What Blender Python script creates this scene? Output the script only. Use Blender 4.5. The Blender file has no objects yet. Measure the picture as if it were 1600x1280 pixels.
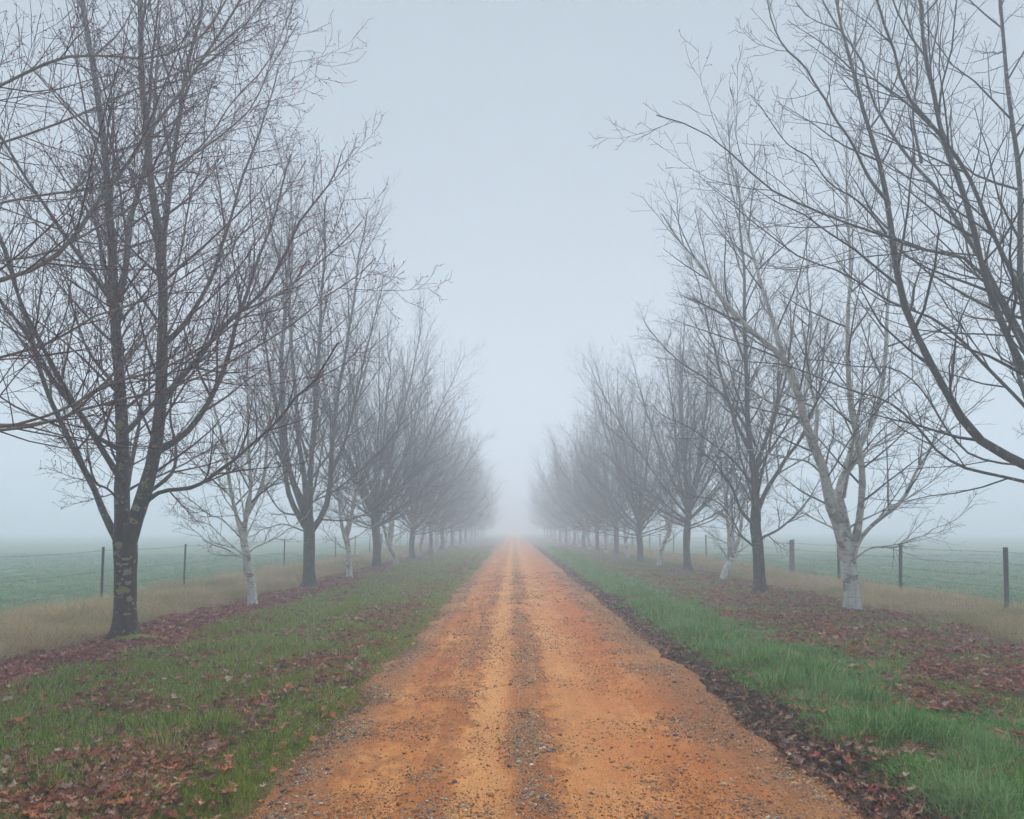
import bpy, math, random
import numpy as np
from mathutils import Vector

# ---------------------------------------------------------------- camera, sky, sun, exposure
sc = bpy.context.scene
C = sc.collection
CAM_H = 1.7          # metres
FPX = 950.0          # focal length in pixels of the 1600 px wide photograph
VX, VY = 803.0, 827.0   # vanishing point of the road

cam_d = bpy.data.cameras.new("camera")
cam = bpy.data.objects.new("camera", cam_d); C.objects.link(cam)
cam.location = (0, 0, CAM_H); cam.rotation_euler = (math.radians(90), 0, 0)
cam_d.sensor_width = 36; cam_d.lens = 36 * FPX / 1600
cam_d.shift_x = (800 - VX) / 1600; cam_d.shift_y = (VY - 640) / 1600
cam_d.clip_start = 0.05; cam_d.clip_end = 2000
sc.camera = cam

SUN_EL, SUN_AZ = math.radians(60), math.radians(0)   # azimuth from +Y towards +X
world = bpy.data.worlds.new("World"); sc.world = world; world.use_nodes = True
wn, wl = world.node_tree.nodes, world.node_tree.links
wn.clear()
w_out = wn.new("ShaderNodeOutputWorld"); w_bg = wn.new("ShaderNodeBackground")
w_sky = wn.new("ShaderNodeTexSky"); w_sky.sky_type = 'NISHITA'; w_sky.sun_disc = False
w_sky.sun_elevation = SUN_EL; w_sky.sun_rotation = SUN_AZ; w_sky.dust_density = 1.0
w_scale = wn.new("ShaderNodeMix"); w_scale.data_type = 'RGBA'      # overcast layer over the clear sky
w_scale.inputs[0].default_value = 0.975
w_tc = wn.new("ShaderNodeTexCoord"); w_sep = wn.new("ShaderNodeSeparateXYZ"); wl.new(w_tc.outputs['Generated'], w_sep.inputs[0])
w_ramp = wn.new("ShaderNodeValToRGB")                              # fog sky: pale low down, greyer overhead
w_ramp.color_ramp.elements[0].position = 0.05; w_ramp.color_ramp.elements[0].color = (.572, .636, .704, 1)
w_ramp.color_ramp.elements[1].position = 0.95; w_ramp.color_ramp.elements[1].color = (.250, .310, .365, 1)
w_noise = wn.new("ShaderNodeTexNoise"); w_noise.inputs['Scale'].default_value = 1.6; w_noise.inputs['Detail'].default_value = 4
wl.new(w_tc.outputs['Generated'], w_noise.inputs[0])
w_add = wn.new("ShaderNodeMath"); w_add.operation = 'MULTIPLY_ADD'; wl.new(w_noise.outputs[0], w_add.inputs[0]); w_add.inputs[1].default_value = .22; wl.new(w_sep.outputs[2], w_add.inputs[2])
w_sub = wn.new("ShaderNodeMath"); w_sub.operation = 'SUBTRACT'; wl.new(w_add.outputs[0], w_sub.inputs[0]); w_sub.inputs[1].default_value = .11
wl.new(w_sub.outputs[0], w_ramp.inputs[0])
w_mul = wn.new("ShaderNodeVectorMath"); w_mul.operation = 'SCALE'; w_mul.inputs['Scale'].default_value = 8.4
wl.new(w_ramp.outputs[0], w_mul.inputs[0]); wl.new(w_mul.outputs[0], w_scale.inputs[7])
wl.new(w_sky.outputs[0], w_scale.inputs[6])
wl.new(w_scale.outputs[2], w_bg.inputs[0]); w_bg.inputs[1].default_value = 0.052
wl.new(w_bg.outputs[0], w_out.inputs[0])

sun_d = bpy.data.lights.new("sun", 'SUN'); sun = bpy.data.objects.new("sun", sun_d); C.objects.link(sun)
sun_d.energy = 1.5; sun_d.angle = math.radians(60); sun_d.color = (1.0, 0.985, 0.965)
sun.rotation_euler = Vector((-math.sin(SUN_AZ) * math.cos(SUN_EL), -math.cos(SUN_AZ) * math.cos(SUN_EL), -math.sin(SUN_EL))).to_track_quat('-Z', 'Y').to_euler()

vs = sc.view_settings
vs.view_transform = 'Standard'; vs.look = 'None'; vs.exposure = 1.50; vs.gamma = 1.0; vs.use_curve_mapping = False
sc.render.engine = 'CYCLES'
cy = sc.cycles
cy.max_bounces = 4; cy.diffuse_bounces = 2; cy.glossy_bounces = 1; cy.transmission_bounces = 1; cy.transparent_max_bounces = 4
cy.volume_bounces = 2
cy.use_denoising = True
try:
    cy.denoiser = 'OPENIMAGEDENOISE'; cy.denoising_input_passes = 'RGB_ALBEDO_NORMAL'; cy.denoising_prefilter = 'ACCURATE'
except Exception:
    pass
cy.use_adaptive_sampling = True; cy.adaptive_threshold = 0.04; cy.adaptive_min_samples = 20

# ---------------------------------------------------------------- helpers
def px(u, v, Z):
    """a point of the place from where it shows in the photograph and how far away it stands"""
    return np.array([(u - VX) / FPX * Z, Z, CAM_H + (VY - v) / FPX * Z])

def hash2(ix, iy, s):
    n = (ix.astype(np.int64) * 374761393 + iy.astype(np.int64) * 668265263 + s * 974711) & 0xffffffff
    n = ((n ^ (n >> 13)) * 1274126177) & 0xffffffff
    n = n ^ (n >> 16)
    return (n & 0xffffff) / float(0xffffff)

def noise2(x, y, s=0):
    x = np.asarray(x, float); y = np.asarray(y, float)
    ix, iy = np.floor(x), np.floor(y); fx, fy = x - ix, y - iy
    fx = fx * fx * (3 - 2 * fx); fy = fy * fy * (3 - 2 * fy)
    a, b = hash2(ix, iy, s), hash2(ix + 1, iy, s); c, d = hash2(ix, iy + 1, s), hash2(ix + 1, iy + 1, s)
    return (a * (1 - fx) + b * fx) * (1 - fy) + (c * (1 - fx) + d * fx) * fy

def fbm(x, y, s=0, o=3):
    t = 0; a = 1; n = 0
    for k in range(o):
        t = t + a * noise2(x * 2 ** k, y * 2 ** k, s + k); n += a; a *= .5
    return t / n

def sstep(a, b, x):
    t = np.clip((x - a) / (b - a), 0, 1); return t * t * (3 - 2 * t)

def edge_l(y): return -1.52 + 0.26 * (fbm(y * .9, y * 0 + 3.1, 5) - .5) + 0.20 * (noise2(y * 3.1, y * 0, 6) - .5)
def edge_r(y): return 2.02 + 0.26 * (fbm(y * .8, y * 0 + 9.7, 7) - .5) + 0.20 * (noise2(y * 2.7, y * 0, 8) - .5)

def road_h(x, y):
    g = lambda c, w: np.exp(-((x - c) / w) ** 2)
    wob = 0.06 * (noise2(y * .35, y * 0 + 1.3, 11) - .5)
    xx = x + wob
    h = 0.035 * g(0.12, .28) - 0.025 * g(0.75, .32) - 0.02 * g(-1.0, .3) + 0.012 * g(-.52, .12) - .012 * g(-.22, .14) + 0.02 * g(1.55, .3)
    h = h + 0.014 * (fbm(xx * 2.2, y * 1.3, 12) - .5) + 0.010 * (fbm(x * 9, y * 7, 13, 2) - .5)
    return h

def ground_h(x, y):
    x = np.asarray(x, float); y = np.asarray(y, float)
    l = sstep(0.0, .5, edge_l(y) - x); r = sstep(0.0, .45, x - edge_r(y))
    ver = 0.035 * l + 0.05 * r
    und = 0.10 * (fbm(x * .35 + 4, y * .35, 21) - .5) + 0.05 * (fbm(x * 1.4, y * 1.4, 22) - .5)
    off = np.maximum(l, r)
    on = road_h(x, y) - 0.03
    return on * (1 - off) + off * (ver + und)

def mesh_obj(name, verts, faces, mat=None, parent=None, smooth=True, loc=None):
    me = bpy.data.meshes.new(name)
    me.from_pydata([tuple(v) for v in verts], [], [tuple(int(i) for i in f) for f in faces])
    if mat: me.materials.append(mat)
    if smooth: me.polygons.foreach_set('use_smooth', [True] * len(me.polygons))
    o = bpy.data.objects.new(name, me); C.objects.link(o)
    if parent: o.parent = parent
    if loc is not None: o.location = loc
    return o

def quad_mesh(name, V, Q, mat):
    """fast mesh from arrays: V (n,3), Q (m,4)"""
    me = bpy.data.meshes.new(name)
    V = np.ascontiguousarray(V, np.float32); Q = np.ascontiguousarray(Q, np.int32)
    me.vertices.add(len(V)); me.vertices.foreach_set('co', V.ravel())
    me.loops.add(Q.size); me.loops.foreach_set('vertex_index', Q.ravel())
    me.polygons.add(len(Q))
    me.polygons.foreach_set('loop_start', np.arange(0, Q.size, Q.shape[1], dtype=np.int32))
    me.polygons.foreach_set('use_smooth', np.ones(len(Q), bool))
    me.update(calc_edges=True)
    if mat: me.materials.append(mat)
    return me

def link(name, me, parent=None, loc=(0, 0, 0), rot=(0, 0, 0), scale=(1, 1, 1)):
    o = bpy.data.objects.new(name, me); C.objects.link(o)
    o.location = loc; o.rotation_euler = rot; o.scale = scale
    if parent: o.parent = parent
    return o

def tag(o, label=None, cat=None, group=None, kind=None):
    if label: o['label'] = label
    if cat: o['category'] = cat
    if group: o['group'] = group
    if kind: o['kind'] = kind
    return o

# ---------------------------------------------------------------- materials
class NT:
    def __init__(s, name):
        s.m = bpy.data.materials.new(name); s.m.use_nodes = True
        s.t = s.m.node_tree; s.n = s.t.nodes; s.l = s.t.links
        s.b = s.n['Principled BSDF']; s.out = s.n['Material Output']
        s.b.inputs['Roughness'].default_value = .85
        s.b.inputs['Specular IOR Level'].default_value = .25
        s.tc = s.n.new('ShaderNodeTexCoord')
    def set(s, inp, v):
        if hasattr(v, 'is_output') or hasattr(v, 'links') and not isinstance(v, (tuple, float, int)): s.l.new(v, inp)
        else:
            try: inp.default_value = v
            except Exception: inp.default_value = (*v, 1)
    def mapped(s, scale, src=None, loc=(0, 0, 0)):
        m = s.n.new('ShaderNodeMapping'); m.inputs['Scale'].default_value = scale; m.inputs['Location'].default_value = loc
        s.l.new(src or s.tc.outputs['Object'], m.inputs[0]); return m.outputs[0]
    def noise(s, vec, scale, detail=4, rough=.55, dist=0):
        n = s.n.new('ShaderNodeTexNoise'); n.inputs['Scale'].default_value = scale; n.inputs['Detail'].default_value = detail
        n.inputs['Roughness'].default_value = rough; n.inputs['Distortion'].default_value = dist
        if vec: s.l.new(vec, n.inputs[0])
        return n
    def vor(s, vec, scale, feature='F1', rnd=1):
        n = s.n.new('ShaderNodeTexVoronoi'); n.feature = feature; n.inputs['Scale'].default_value = scale; n.inputs['Randomness'].default_value = rnd
        if vec: s.l.new(vec, n.inputs[0])
        return n
    def ramp(s, fac, stops, mode='LINEAR'):
        r = s.n.new('ShaderNodeValToRGB'); r.color_ramp.interpolation = mode
        e = r.color_ramp.elements
        while len(e) < len(stops): e.new(.5)
        for k, (p, c) in enumerate(stops):
            e[k].position = p; e[k].color = (c, c, c, 1) if isinstance(c, (int, float)) else (*c, 1)
        s.l.new(fac, r.inputs[0]); return r.outputs[0]
    def mix(s, f, a, b, mode='MIX'):
        n = s.n.new('ShaderNodeMix'); n.data_type = 'RGBA'; n.blend_type = mode
        s.set(n.inputs[0], f); s.set(n.inputs[6], a); s.set(n.inputs[7], b); return n.outputs[2]
    def math(s, op, a, b=0.0, clamp=False):
        n = s.n.new('ShaderNodeMath'); n.operation = op; n.use_clamp = clamp
        s.set(n.inputs[0], a); s.set(n.inputs[1], b); return n.outputs[0]
    def bump(s, h, strength, dist=.01, normal=None):
        n = s.n.new('ShaderNodeBump'); n.inputs['Strength'].default_value = strength; n.inputs['Distance'].default_value = dist
        s.l.new(h, n.inputs['Height'])
        if normal: s.l.new(normal, n.inputs['Normal'])
        return n.outputs[0]
    def done(s, col, normal=None, rough=None):
        s.set(s.b.inputs['Base Color'], col)
        if normal is not None: s.l.new(normal, s.b.inputs['Normal'])
        if rough is not None: s.set(s.b.inputs['Roughness'], rough)
        return s.m

def bark_material(name, dark, light, lichen, lich_amount):
    k = NT(name)
    v = k.mapped((1, 1, .35)); n1 = k.noise(v, 14, 6, .65); n2 = k.noise(k.tc.outputs['Object'], 3.0, 3)
    c = k.mix(k.ramp(n1.outputs[0], [(.3, 0), (.7, 1)]), dark, light)
    c = k.mix(k.ramp(n2.outputs[0], [(.35, 0), (.7, .55)]), c, tuple(x * .62 for x in dark))
    wv = k.n.new('ShaderNodeVectorMath'); wv.operation = 'ADD'; wo = k.noise(k.tc.outputs['Object'], 22, 3); sc_ = k.n.new('ShaderNodeVectorMath'); sc_.operation = 'SCALE'; sc_.inputs['Scale'].default_value = .06; k.l.new(wo.outputs['Color'], sc_.inputs[0]); k.l.new(k.tc.outputs['Object'], wv.inputs[0]); k.l.new(sc_.outputs[0], wv.inputs[1])
    sp = k.vor(wv.outputs[0], 15); pick = k.math('GREATER_THAN', k.noise(k.tc.outputs['Object'], 5, 2).outputs[0], 1 - lich_amount)
    spot = k.math('MULTIPLY', k.ramp(sp.outputs['Distance'], [(.24, .8), (.40, 0)]), pick)
    c = k.mix(spot, c, lichen)
    h = k.math('ADD', n1.outputs[0], k.math('MULTIPLY', spot, .35))
    return k.done(c, k.bump(h, .7, .012), .9)

M = {}
M['maple_bark'] = bark_material('maple_bark', (.036, .032, .029), (.110, .104, .092), (.22, .225, .19), .47)
M['brown_bark'] = bark_material('brown_bark', (.034, .022, .017), (.095, .064, .048), (.30, .30, .24), .50)

def birch_material(name, white, grey, dark, dk):
    k = NT(name)
    v = k.mapped((5, 5, 55)); n1 = k.noise(v, 1.0, 3, .6)
    n2 = k.noise(k.tc.outputs['Object'], 3.2, 5, .65, .6)
    n3 = k.noise(k.mapped((1, 1, .3)), 9, 5, .7)
    c = k.mix(k.ramp(n3.outputs[0], [(.3, 0), (.72, 1)]), grey, white)
    lent = k.ramp(n1.outputs[0], [(.60, 0), (.66, 1)])
    c = k.mix(k.math('MULTIPLY', lent, .8), c, dark)
    pat = k.ramp(n2.outputs[0], [(dk, 0), (dk + .07, 1)])
    c = k.mix(k.math('MULTIPLY', pat, k.ramp(n3.outputs[0], [(.25, 1), (.6, .55)])), c, dark)
    sz = k.n.new('ShaderNodeSeparateXYZ'); k.l.new(k.tc.outputs['Object'], sz.inputs[0])
    up_ = k.math('ADD', sz.outputs[2], k.math('MULTIPLY', k.math('SUBTRACT', n2.outputs[0], .5), 2.2))
    c = k.mix(k.ramp(k.math('DIVIDE', up_, 3.0), [(.30, 0), (1.0, .45)]), c, k.mix(n3.outputs[0], tuple(x * .7 for x in grey), (.42, .41, .36)))
    return k.done(c, k.bump(n3.outputs[0], .5, .01), .8)
M['birch_bark'] = birch_material('birch_bark', (.74, .725, .69), (.45, .44, .41), (.075, .065, .06), .52)
M['birch_limb'] = birch_material('birch_limb', (.60, .59, .545), (.34, .335, .30), (.065, .058, .05), .54)
M['orange_limb'] = birch_material('orange_limb', (.24, .125, .072), (.10, .055, .042), (.05, .036, .034), .46)

def plain(name, a, b, scale=30, rough=.85):
    k = NT(name); n = k.noise(k.tc.outputs['Object'], scale, 4)
    return k.done(k.mix(n.outputs[0], a, b), k.bump(n.outputs[0], .3, .004), rough)
M['twig'] = plain('twig', (.018, .015, .019), (.046, .038, .042), 3)
M['twig_red'] = plain('twig_red', (.040, .010, .020), (.095, .030, .044), 3)
M['bud'] = plain('bud', (.34, .035, .06), (.20, .03, .045), 8)
M['lichen'] = plain('lichen', (.17, .18, .055), (.28, .28, .13), 60, .95)
M['lichen_pale'] = plain('lichen_pale', (.19, .19, .14), (.34, .34, .26), 60, .95)
M['moss'] = plain('moss', (.085, .10, .012), (.19, .19, .03), 30, .95)
M['old_wood'] = plain('old_wood', (.14, .135, .125), (.27, .26, .245), 12, .9)
M['steel_post'] = plain('steel_post', (.045, .043, .045), (.10, .09, .085), 14, .7)
M['wire'] = plain('wire', (.06, .058, .056), (.12, .11, .11), 20, .6)

# -- ground: soil, sward and litter by how far to the side of the road
k = NT('ground')
xyz = k.n.new('ShaderNodeSeparateXYZ'); k.l.new(k.tc.outputs['Object'], xyz.inputs[0])
nz = k.noise(k.tc.outputs['Object'], 1.1, 5, .6); nf = k.noise(k.tc.outputs['Object'], 26, 5, .7); nm = k.noise(k.tc.outputs['Object'], 5, 4, .6)
xx = k.math('ADD', xyz.outputs[0], k.math('MULTIPLY', k.math('SUBTRACT', nz.outputs[0], .5), 1.3))
fac = k.math('DIVIDE', k.math('ADD', xx, 13.0), 26.0)
P = lambda x: (x + 13) / 26
zones = [(-12.5, (.105, .225, .115)), (-9.6, (.11, .21, .10)), (-8.8, (.25, .195, .11)), (-6.6, (.26, .195, .115)), (-6.2, (.15, .055, .050)), (-5.3, (.14, .055, .046)),
         (-4.8, (.085, .115, .034)), (-3.0, (.075, .115, .030)), (-2.6, (.090, .060, .040)), (-2.2, (.095, .075, .040)), (-1.9, (.150, .185, .034)), (-1.6, (.24, .12, .05)),
         (1.95, (.24, .12, .05)), (2.15, (.085, .058, .042)), (2.45, (.090, .080, .040)), (2.8, (.070, .120, .038)), (3.6, (.085, .115, .040)), (4.4, (.135, .095, .050)), (5.2, (.14, .066, .050)),
         (7.2, (.14, .060, .050)), (7.7, (.25, .20, .125)), (9.6, (.26, .21, .13)), (10.4, (.16, .21, .12)), (12.6, (.12, .22, .12))]
col = k.ramp(fac, [(P(a), c) for a, c in zones])
col = k.mix(k.ramp(nf.outputs[0], [(.3, 0), (.75, 1)]), k.mix(.55, col, (.012, .011, .008)), k.mix(.35, col, (.16, .13, .075)))
col = k.mix(k.ramp(nm.outputs[0], [(.45, 0), (.7, .5)]), col, k.mix(.5, col, (.03, .05, .012)))
M['ground'] = k.done(col, k.bump(nf.outputs[0], .9, .03), .95)

# -- road: packed orange dirt, wheel tracks, gravel bands
k = NT('road')
xyz = k.n.new('ShaderNodeSeparateXYZ'); k.l.new(k.tc.outputs['Object'], xyz.inputs[0])
O = k.tc.outputs['Object']
lo = k.noise(k.mapped((1.0, .45, 1)), 1.3, 5, .6); mid = k.noise(k.mapped((1, .8, 1)), 6, 5, .65); fine = k.noise(O, 60, 5, .7); grit = k.noise(O, 190, 3, .7)
xw = k.math('ADD', xyz.outputs[0], k.math('MULTIPLY', k.math('SUBTRACT', mid.outputs[0], .5), .55))
fx = k.math('DIVIDE', k.math('ADD', xw, 2.0), 4.6); Q = lambda x: (x + 2.0) / 4.6
base = k.ramp(lo.outputs[0], [(.30, (.31, .080, .012)), (.45, (.45, .145, .028)), (.57, (.56, .220, .056)), (.70, (.65, .345, .130))])
base = k.mix(k.ramp(mid.outputs[0], [(.38, .85), (.58, 0)]), base, (.26, .075, .017))
st_ = k.noise(k.mapped((3.2, .22, 1)), 2.0, 5, .65)
base = k.mix(k.ramp(st_.outputs[0], [(.50, 0), (.68, .6)]), base, (.66, .32, .115))
track = k.ramp(fx, [(Q(-1.9), 0), (Q(-.42), .0), (Q(-.32), .9), (Q(-.12), .8), (Q(0), 0), (Q(.28), 0), (Q(.42), .55), (Q(.70), .7), (Q(.95), .25), (Q(1.2), 0)])
base = k.mix(k.math('MULTIPLY', track, .75), base, (.68, .345, .125))
red = k.ramp(fx, [(Q(.50), 0), (Q(.85), .9), (Q(1.35), .9), (Q(1.7), 0)])
base = k.mix(k.math('MULTIPLY', red, k.ramp(lo.outputs[0], [(.35, .9), (.6, .2)])), base, (.46, .130, .030))
grav = k.ramp(fx, [(Q(-1.95), .7), (Q(-1.25), .6), (Q(-1.0), .12), (Q(-.72), .25), (Q(-.56), .45), (Q(-.45), .35), (Q(-.35), .05), (Q(-.1), .15), (Q(0.02), .52), (Q(.22), .52), (Q(.44), .10), (Q(1.1), .12), (Q(1.45), .5), (Q(2.0), .75)])
gv = k.vor(O, 62); gv2 = k.vor(O, 120)
stone = k.ramp(gv.outputs['Color'], [(.0, (.08, .065, .055)), (.2, (.17, .125, .09)), (.38, (.34, .17, .08)), (.55, (.15, .11, .085)), (.68, (.42, .27, .14)), (.88, (.24, .20, .165)), (.96, (.55, .45, .33))], 'CONSTANT')
gap = k.ramp(gv.outputs['Distance'], [(.45, 0), (.62, 1)])
stone = k.mix(gap, stone, (.14, .062, .025))
thr = k.math('SUBTRACT', k.math('ADD', grav, k.math('MULTIPLY', fine.outputs[0], .55)), k.math('SUBTRACT', .98, k.math('MULTIPLY', mid.outputs[0], .55)))
thr = k.math('ADD', thr, 0.0)
gm = k.math('MULTIPLY', k.ramp(thr, [(.0, 0), (.25, 1)]), .62)
c = k.mix(gm, base, stone)
sv = k.vor(O, 105); sp_on = k.math('MULTIPLY', k.ramp(sv.outputs['Distance'], [(.26, 1), (.36, 0)]), k.ramp(k.noise(O, 17, 3).outputs[0], [(.36, .0), (.54, .9)]))
sp_c = k.ramp(sv.outputs['Color'], [(0, (.10, .075, .06)), (.3, (.30, .12, .05)), (.5, (.17, .10, .065)), (.68, (.55, .36, .20)), (.85, (.13, .12, .115)), (.95, (.66, .55, .42))], 'CONSTANT')
c = k.mix(sp_on, c, sp_c)
spk = k.ramp(grit.outputs[0], [(.34, .8), (.47, 0)]); c = k.mix(spk, c, (.17, .055, .018))
spk2 = k.ramp(fine.outputs[0], [(.33, .75), (.46, 0)]); c = k.mix(spk2, c, (.24, .080, .022))
spk3 = k.ramp(grit.outputs[0], [(.66, 0), (.74, .5)]); c = k.mix(spk3, c, (.62, .40, .22))
hh = k.math('ADD', k.math('MULTIPLY', fine.outputs[0], .6), k.math('MULTIPLY', k.math('SUBTRACT', 1.0, gv.outputs['Distance']), gm))
hh = k.math('ADD', hh, k.math('MULTIPLY', grit.outputs[0], .35)); hh = k.math('ADD', hh, k.math('MULTIPLY', sp_on, .5))
M['road'] = k.done(c, k.bump(hh, .8, .012), .9)

def random_colour(name, stops, noise_scale=60, trans=0.0, loc_patch=None, rough=.8, blade=False):
    """one colour per piece, by its own random number"""
    k = NT(name); oi = k.n.new('ShaderNodeObjectInfo')
    fr = oi.outputs['Random']
    if blade:
        at = k.n.new('ShaderNodeAttribute'); at.attribute_name = 'blade'
        fr = k.math('FRACT', k.math('ADD', k.math('MULTIPLY', fr, .9), at.outputs['Fac']))
    c = k.ramp(fr, stops)
    if loc_patch:
        s, f0, f1, colr = loc_patch
        n = k.noise(k.mapped((1, 1, 0), oi.outputs['Location']), s, 3)
        c = k.mix(k.ramp(n.outputs[0], [(f0, 0), (f1, .85)]), c, colr)
    n = k.noise(k.tc.outputs['Object'], noise_scale, 3)
    c = k.mix(k.ramp(n.outputs[0], [(.3, .45), (.7, 0)]), c, k.mix(.6, c, (.01, .01, .008)))
    k.done(c, None, rough)
    if trans:
        tr = k.n.new('ShaderNodeBsdfTranslucent'); k.set(tr.inputs[0], c)
        mx = k.n.new('ShaderNodeMixShader'); mx.inputs[0].default_value = trans
        k.l.new(k.b.outputs[0], mx.inputs[1]); k.l.new(tr.outputs[0], mx.inputs[2]); k.l.new(mx.outputs[0], k.out.inputs[0])
    return k.m
M['grass'] = random_colour('grass', [(0, (.060, .135, .014)), (.3, (.145, .265, .026)), (.55, (.25, .38, .042)), (.76, (.38, .46, .085)), (.90, (.56, .47, .23)), (1, (.68, .60, .38))], 20, .45, (.9, .5, .66, (.27, .30, .036)), blade=True)
M['lush_grass'] = random_colour('lush_grass', [(0, (.028, .120, .018)), (.35, (.080, .27, .036)), (.65, (.16, .39, .070)), (.85, (.29, .48, .16)), (.95, (.50, .52, .28)), (1, (.55, .48, .28))], 20, .45, (1.3, .52, .72, (.33, .50, .24)), blade=True)
M['dry_grass'] = random_colour('dry_grass', [(0, (.28, .19, .10)), (.3, (.52, .39, .23)), (.6, (.70, .55, .35)), (.8, (.36, .33, .10)), (1, (.80, .70, .50))], 10, .45, (.5, .50, .62, (.28, .29, .09)), blade=True)
M['field_grass'] = random_colour('field_grass', [(0, (.09, .23, .10)), (.5, (.16, .34, .16)), (1, (.36, .46, .30))], 10, .3, blade=True)
M['leaf'] = random_colour('leaf', [(0, (.15, .060, .044)), (.22, (.26, .095, .060)), (.42, (.36, .145, .085)), (.58, (.44, .19, .095)), (.72, (.32, .20, .155)), (.85, (.56, .39, .30)), (.94, (.54, .17, .06)), (1, (.20, .13, .105))], 40, .15)
M['red_leaf'] = random_colour('red_leaf', [(0, (.17, .045, .050)), (.3, (.30, .075, .075)), (.55, (.40, .115, .105)), (.75, (.34, .15, .135)), (.88, (.58, .35, .31)), (1, (.48, .11, .065))], 40, .15)
M['dark_leaf'] = random_colour('dark_leaf', [(0, (.045, .033, .030)), (.5, (.10, .066, .053)), (.8, (.17, .10, .075)), (1, (.34, .23, .17))], 40, .1)
M['pebble'] = random_colour('pebble', [(0, (.060, .062, .068)), (.2, (.12, .12, .115)), (.38, (.24, .19, .14)), (.55, (.42, .24, .11)), (.68, (.17, .16, .145)), (.82, (.52, .36, .20)), (.93, (.33, .32, .30)), (1, (.72, .66, .56))], 90, 0, None, .75)
M['warm_pebble'] = random_colour('warm_pebble', [(0, (.16, .065, .03)), (.3, (.36, .14, .05)), (.55, (.50, .23, .085)), (.8, (.24, .11, .06)), (1, (.60, .37, .18))], 90, 0, None, .85)

# ---------------------------------------------------------------- terrain
def graded(a, b, d0, growth):
    o = [a]; d = d0
    while o[-1] < b: o.append(o[-1] + d); d *= growth
    return np.array(o)
def grid(name, xs, ys, hf, mat):
    X, Y = np.meshgrid(xs, ys); Z = hf(X, Y)
    n, m = X.shape
    i = np.arange(n * m).reshape(n, m)
    Qd = np.stack([i[:-1, :-1], i[:-1, 1:], i[1:, 1:], i[1:, :-1]], -1).reshape(-1, 4)
    return link(name, quad_mesh(name, np.stack([X, Y, Z], -1).reshape(-1, 3), Qd, mat))

far_l = -graded(12, 240, .5, 1.12)[::-1]; far_r = graded(12, 240, .5, 1.12)
xs = np.concatenate([far_l, np.arange(-11.9, 11.95, .12), far_r])
ys = np.concatenate([-graded(2.6, 60, .5, 1.25)[::-1], np.arange(-2.4, 2.2, .3), graded(2.3, 240, .07, 1.012)])
tag(grid('ground', xs, ys, ground_h, M['ground']), kind='structure', label='grassy verges and pasture on both sides of the dirt road')

ry = np.concatenate([np.arange(-12, 2.4, .5), graded(2.45, 236, .035, 1.012)])
nx = 96
T = np.linspace(0, 1, nx)
EL, ER = edge_l(ry)[:, None] - .22, edge_r(ry)[:, None] + .20
RX = EL + (ER - EL) * T[None, :]; RY = np.repeat(ry[:, None], nx, 1)
sink = 0.05 * (1 - sstep(0, .085, T)) + 0.05 * sstep(.925, 1, T)
RZ = road_h(RX, RY) - sink[None, :] * 1.15
i = np.arange(RX.size).reshape(RX.shape)
road = link('dirt_road', quad_mesh('dirt_road', np.stack([RX, RY, RZ], -1).reshape(-1, 3),
            np.stack([i[:-1, :-1], i[:-1, 1:], i[1:, 1:], i[1:, :-1]], -1).reshape(-1, 4), M['road']))
tag(road, kind='structure', label='straight orange dirt road with gravel bands running into the fog')

def gh(x, y): return float(ground_h(np.array([x]), np.array([y]))[0])

# ---------------------------------------------------------------- trees
def norm(v): return v / np.maximum(np.linalg.norm(v, axis=-1, keepdims=True), 1e-9)

def spline(P_, n):
    """n points along a smooth curve through the given ones"""
    P_ = np.asarray(P_, float)
    if len(P_) == 2: return P_[0] + (P_[1] - P_[0]) * np.linspace(0, 1, n)[:, None]
    E = np.vstack([2 * P_[0] - P_[1], P_, 2 * P_[-1] - P_[-2]])
    seg = []
    for j in range(1, len(E) - 2):
        t = np.linspace(0, 1, 12, endpoint=(j == len(E) - 3))[:, None]
        a, b, c, d = E[j - 1], E[j], E[j + 1], E[j + 2]
        seg.append(.5 * (2 * b + (c - a) * t + (2 * a - 5 * b + 4 * c - d) * t ** 2 + (3 * b - a - 3 * c + d) * t ** 3))
    S = np.vstack(seg); L = np.r_[0, np.cumsum(np.linalg.norm(np.diff(S, axis=0), axis=1))]
    q = np.linspace(0, L[-1], n)
    return np.stack([np.interp(q, L, S[:, a]) for a in range(3)], -1)

def grow(rng, start, d, length, r0, K, wig, up, tip=.25):
    M_ = len(start); pts = np.empty((M_, K, 3)); pts[:, 0] = start
    step = (length / (K - 1))[:, None]; d = norm(d)
    for j in range(1, K):
        d = norm(d + wig * rng.normal(size=(M_, 3)) + np.array([0, 0, 1.0]) * up)
        pts[:, j] = pts[:, j - 1] + d * step
    rad = r0[:, None] * np.linspace(1, tip, K)[None, :]
    return pts, rad

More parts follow.
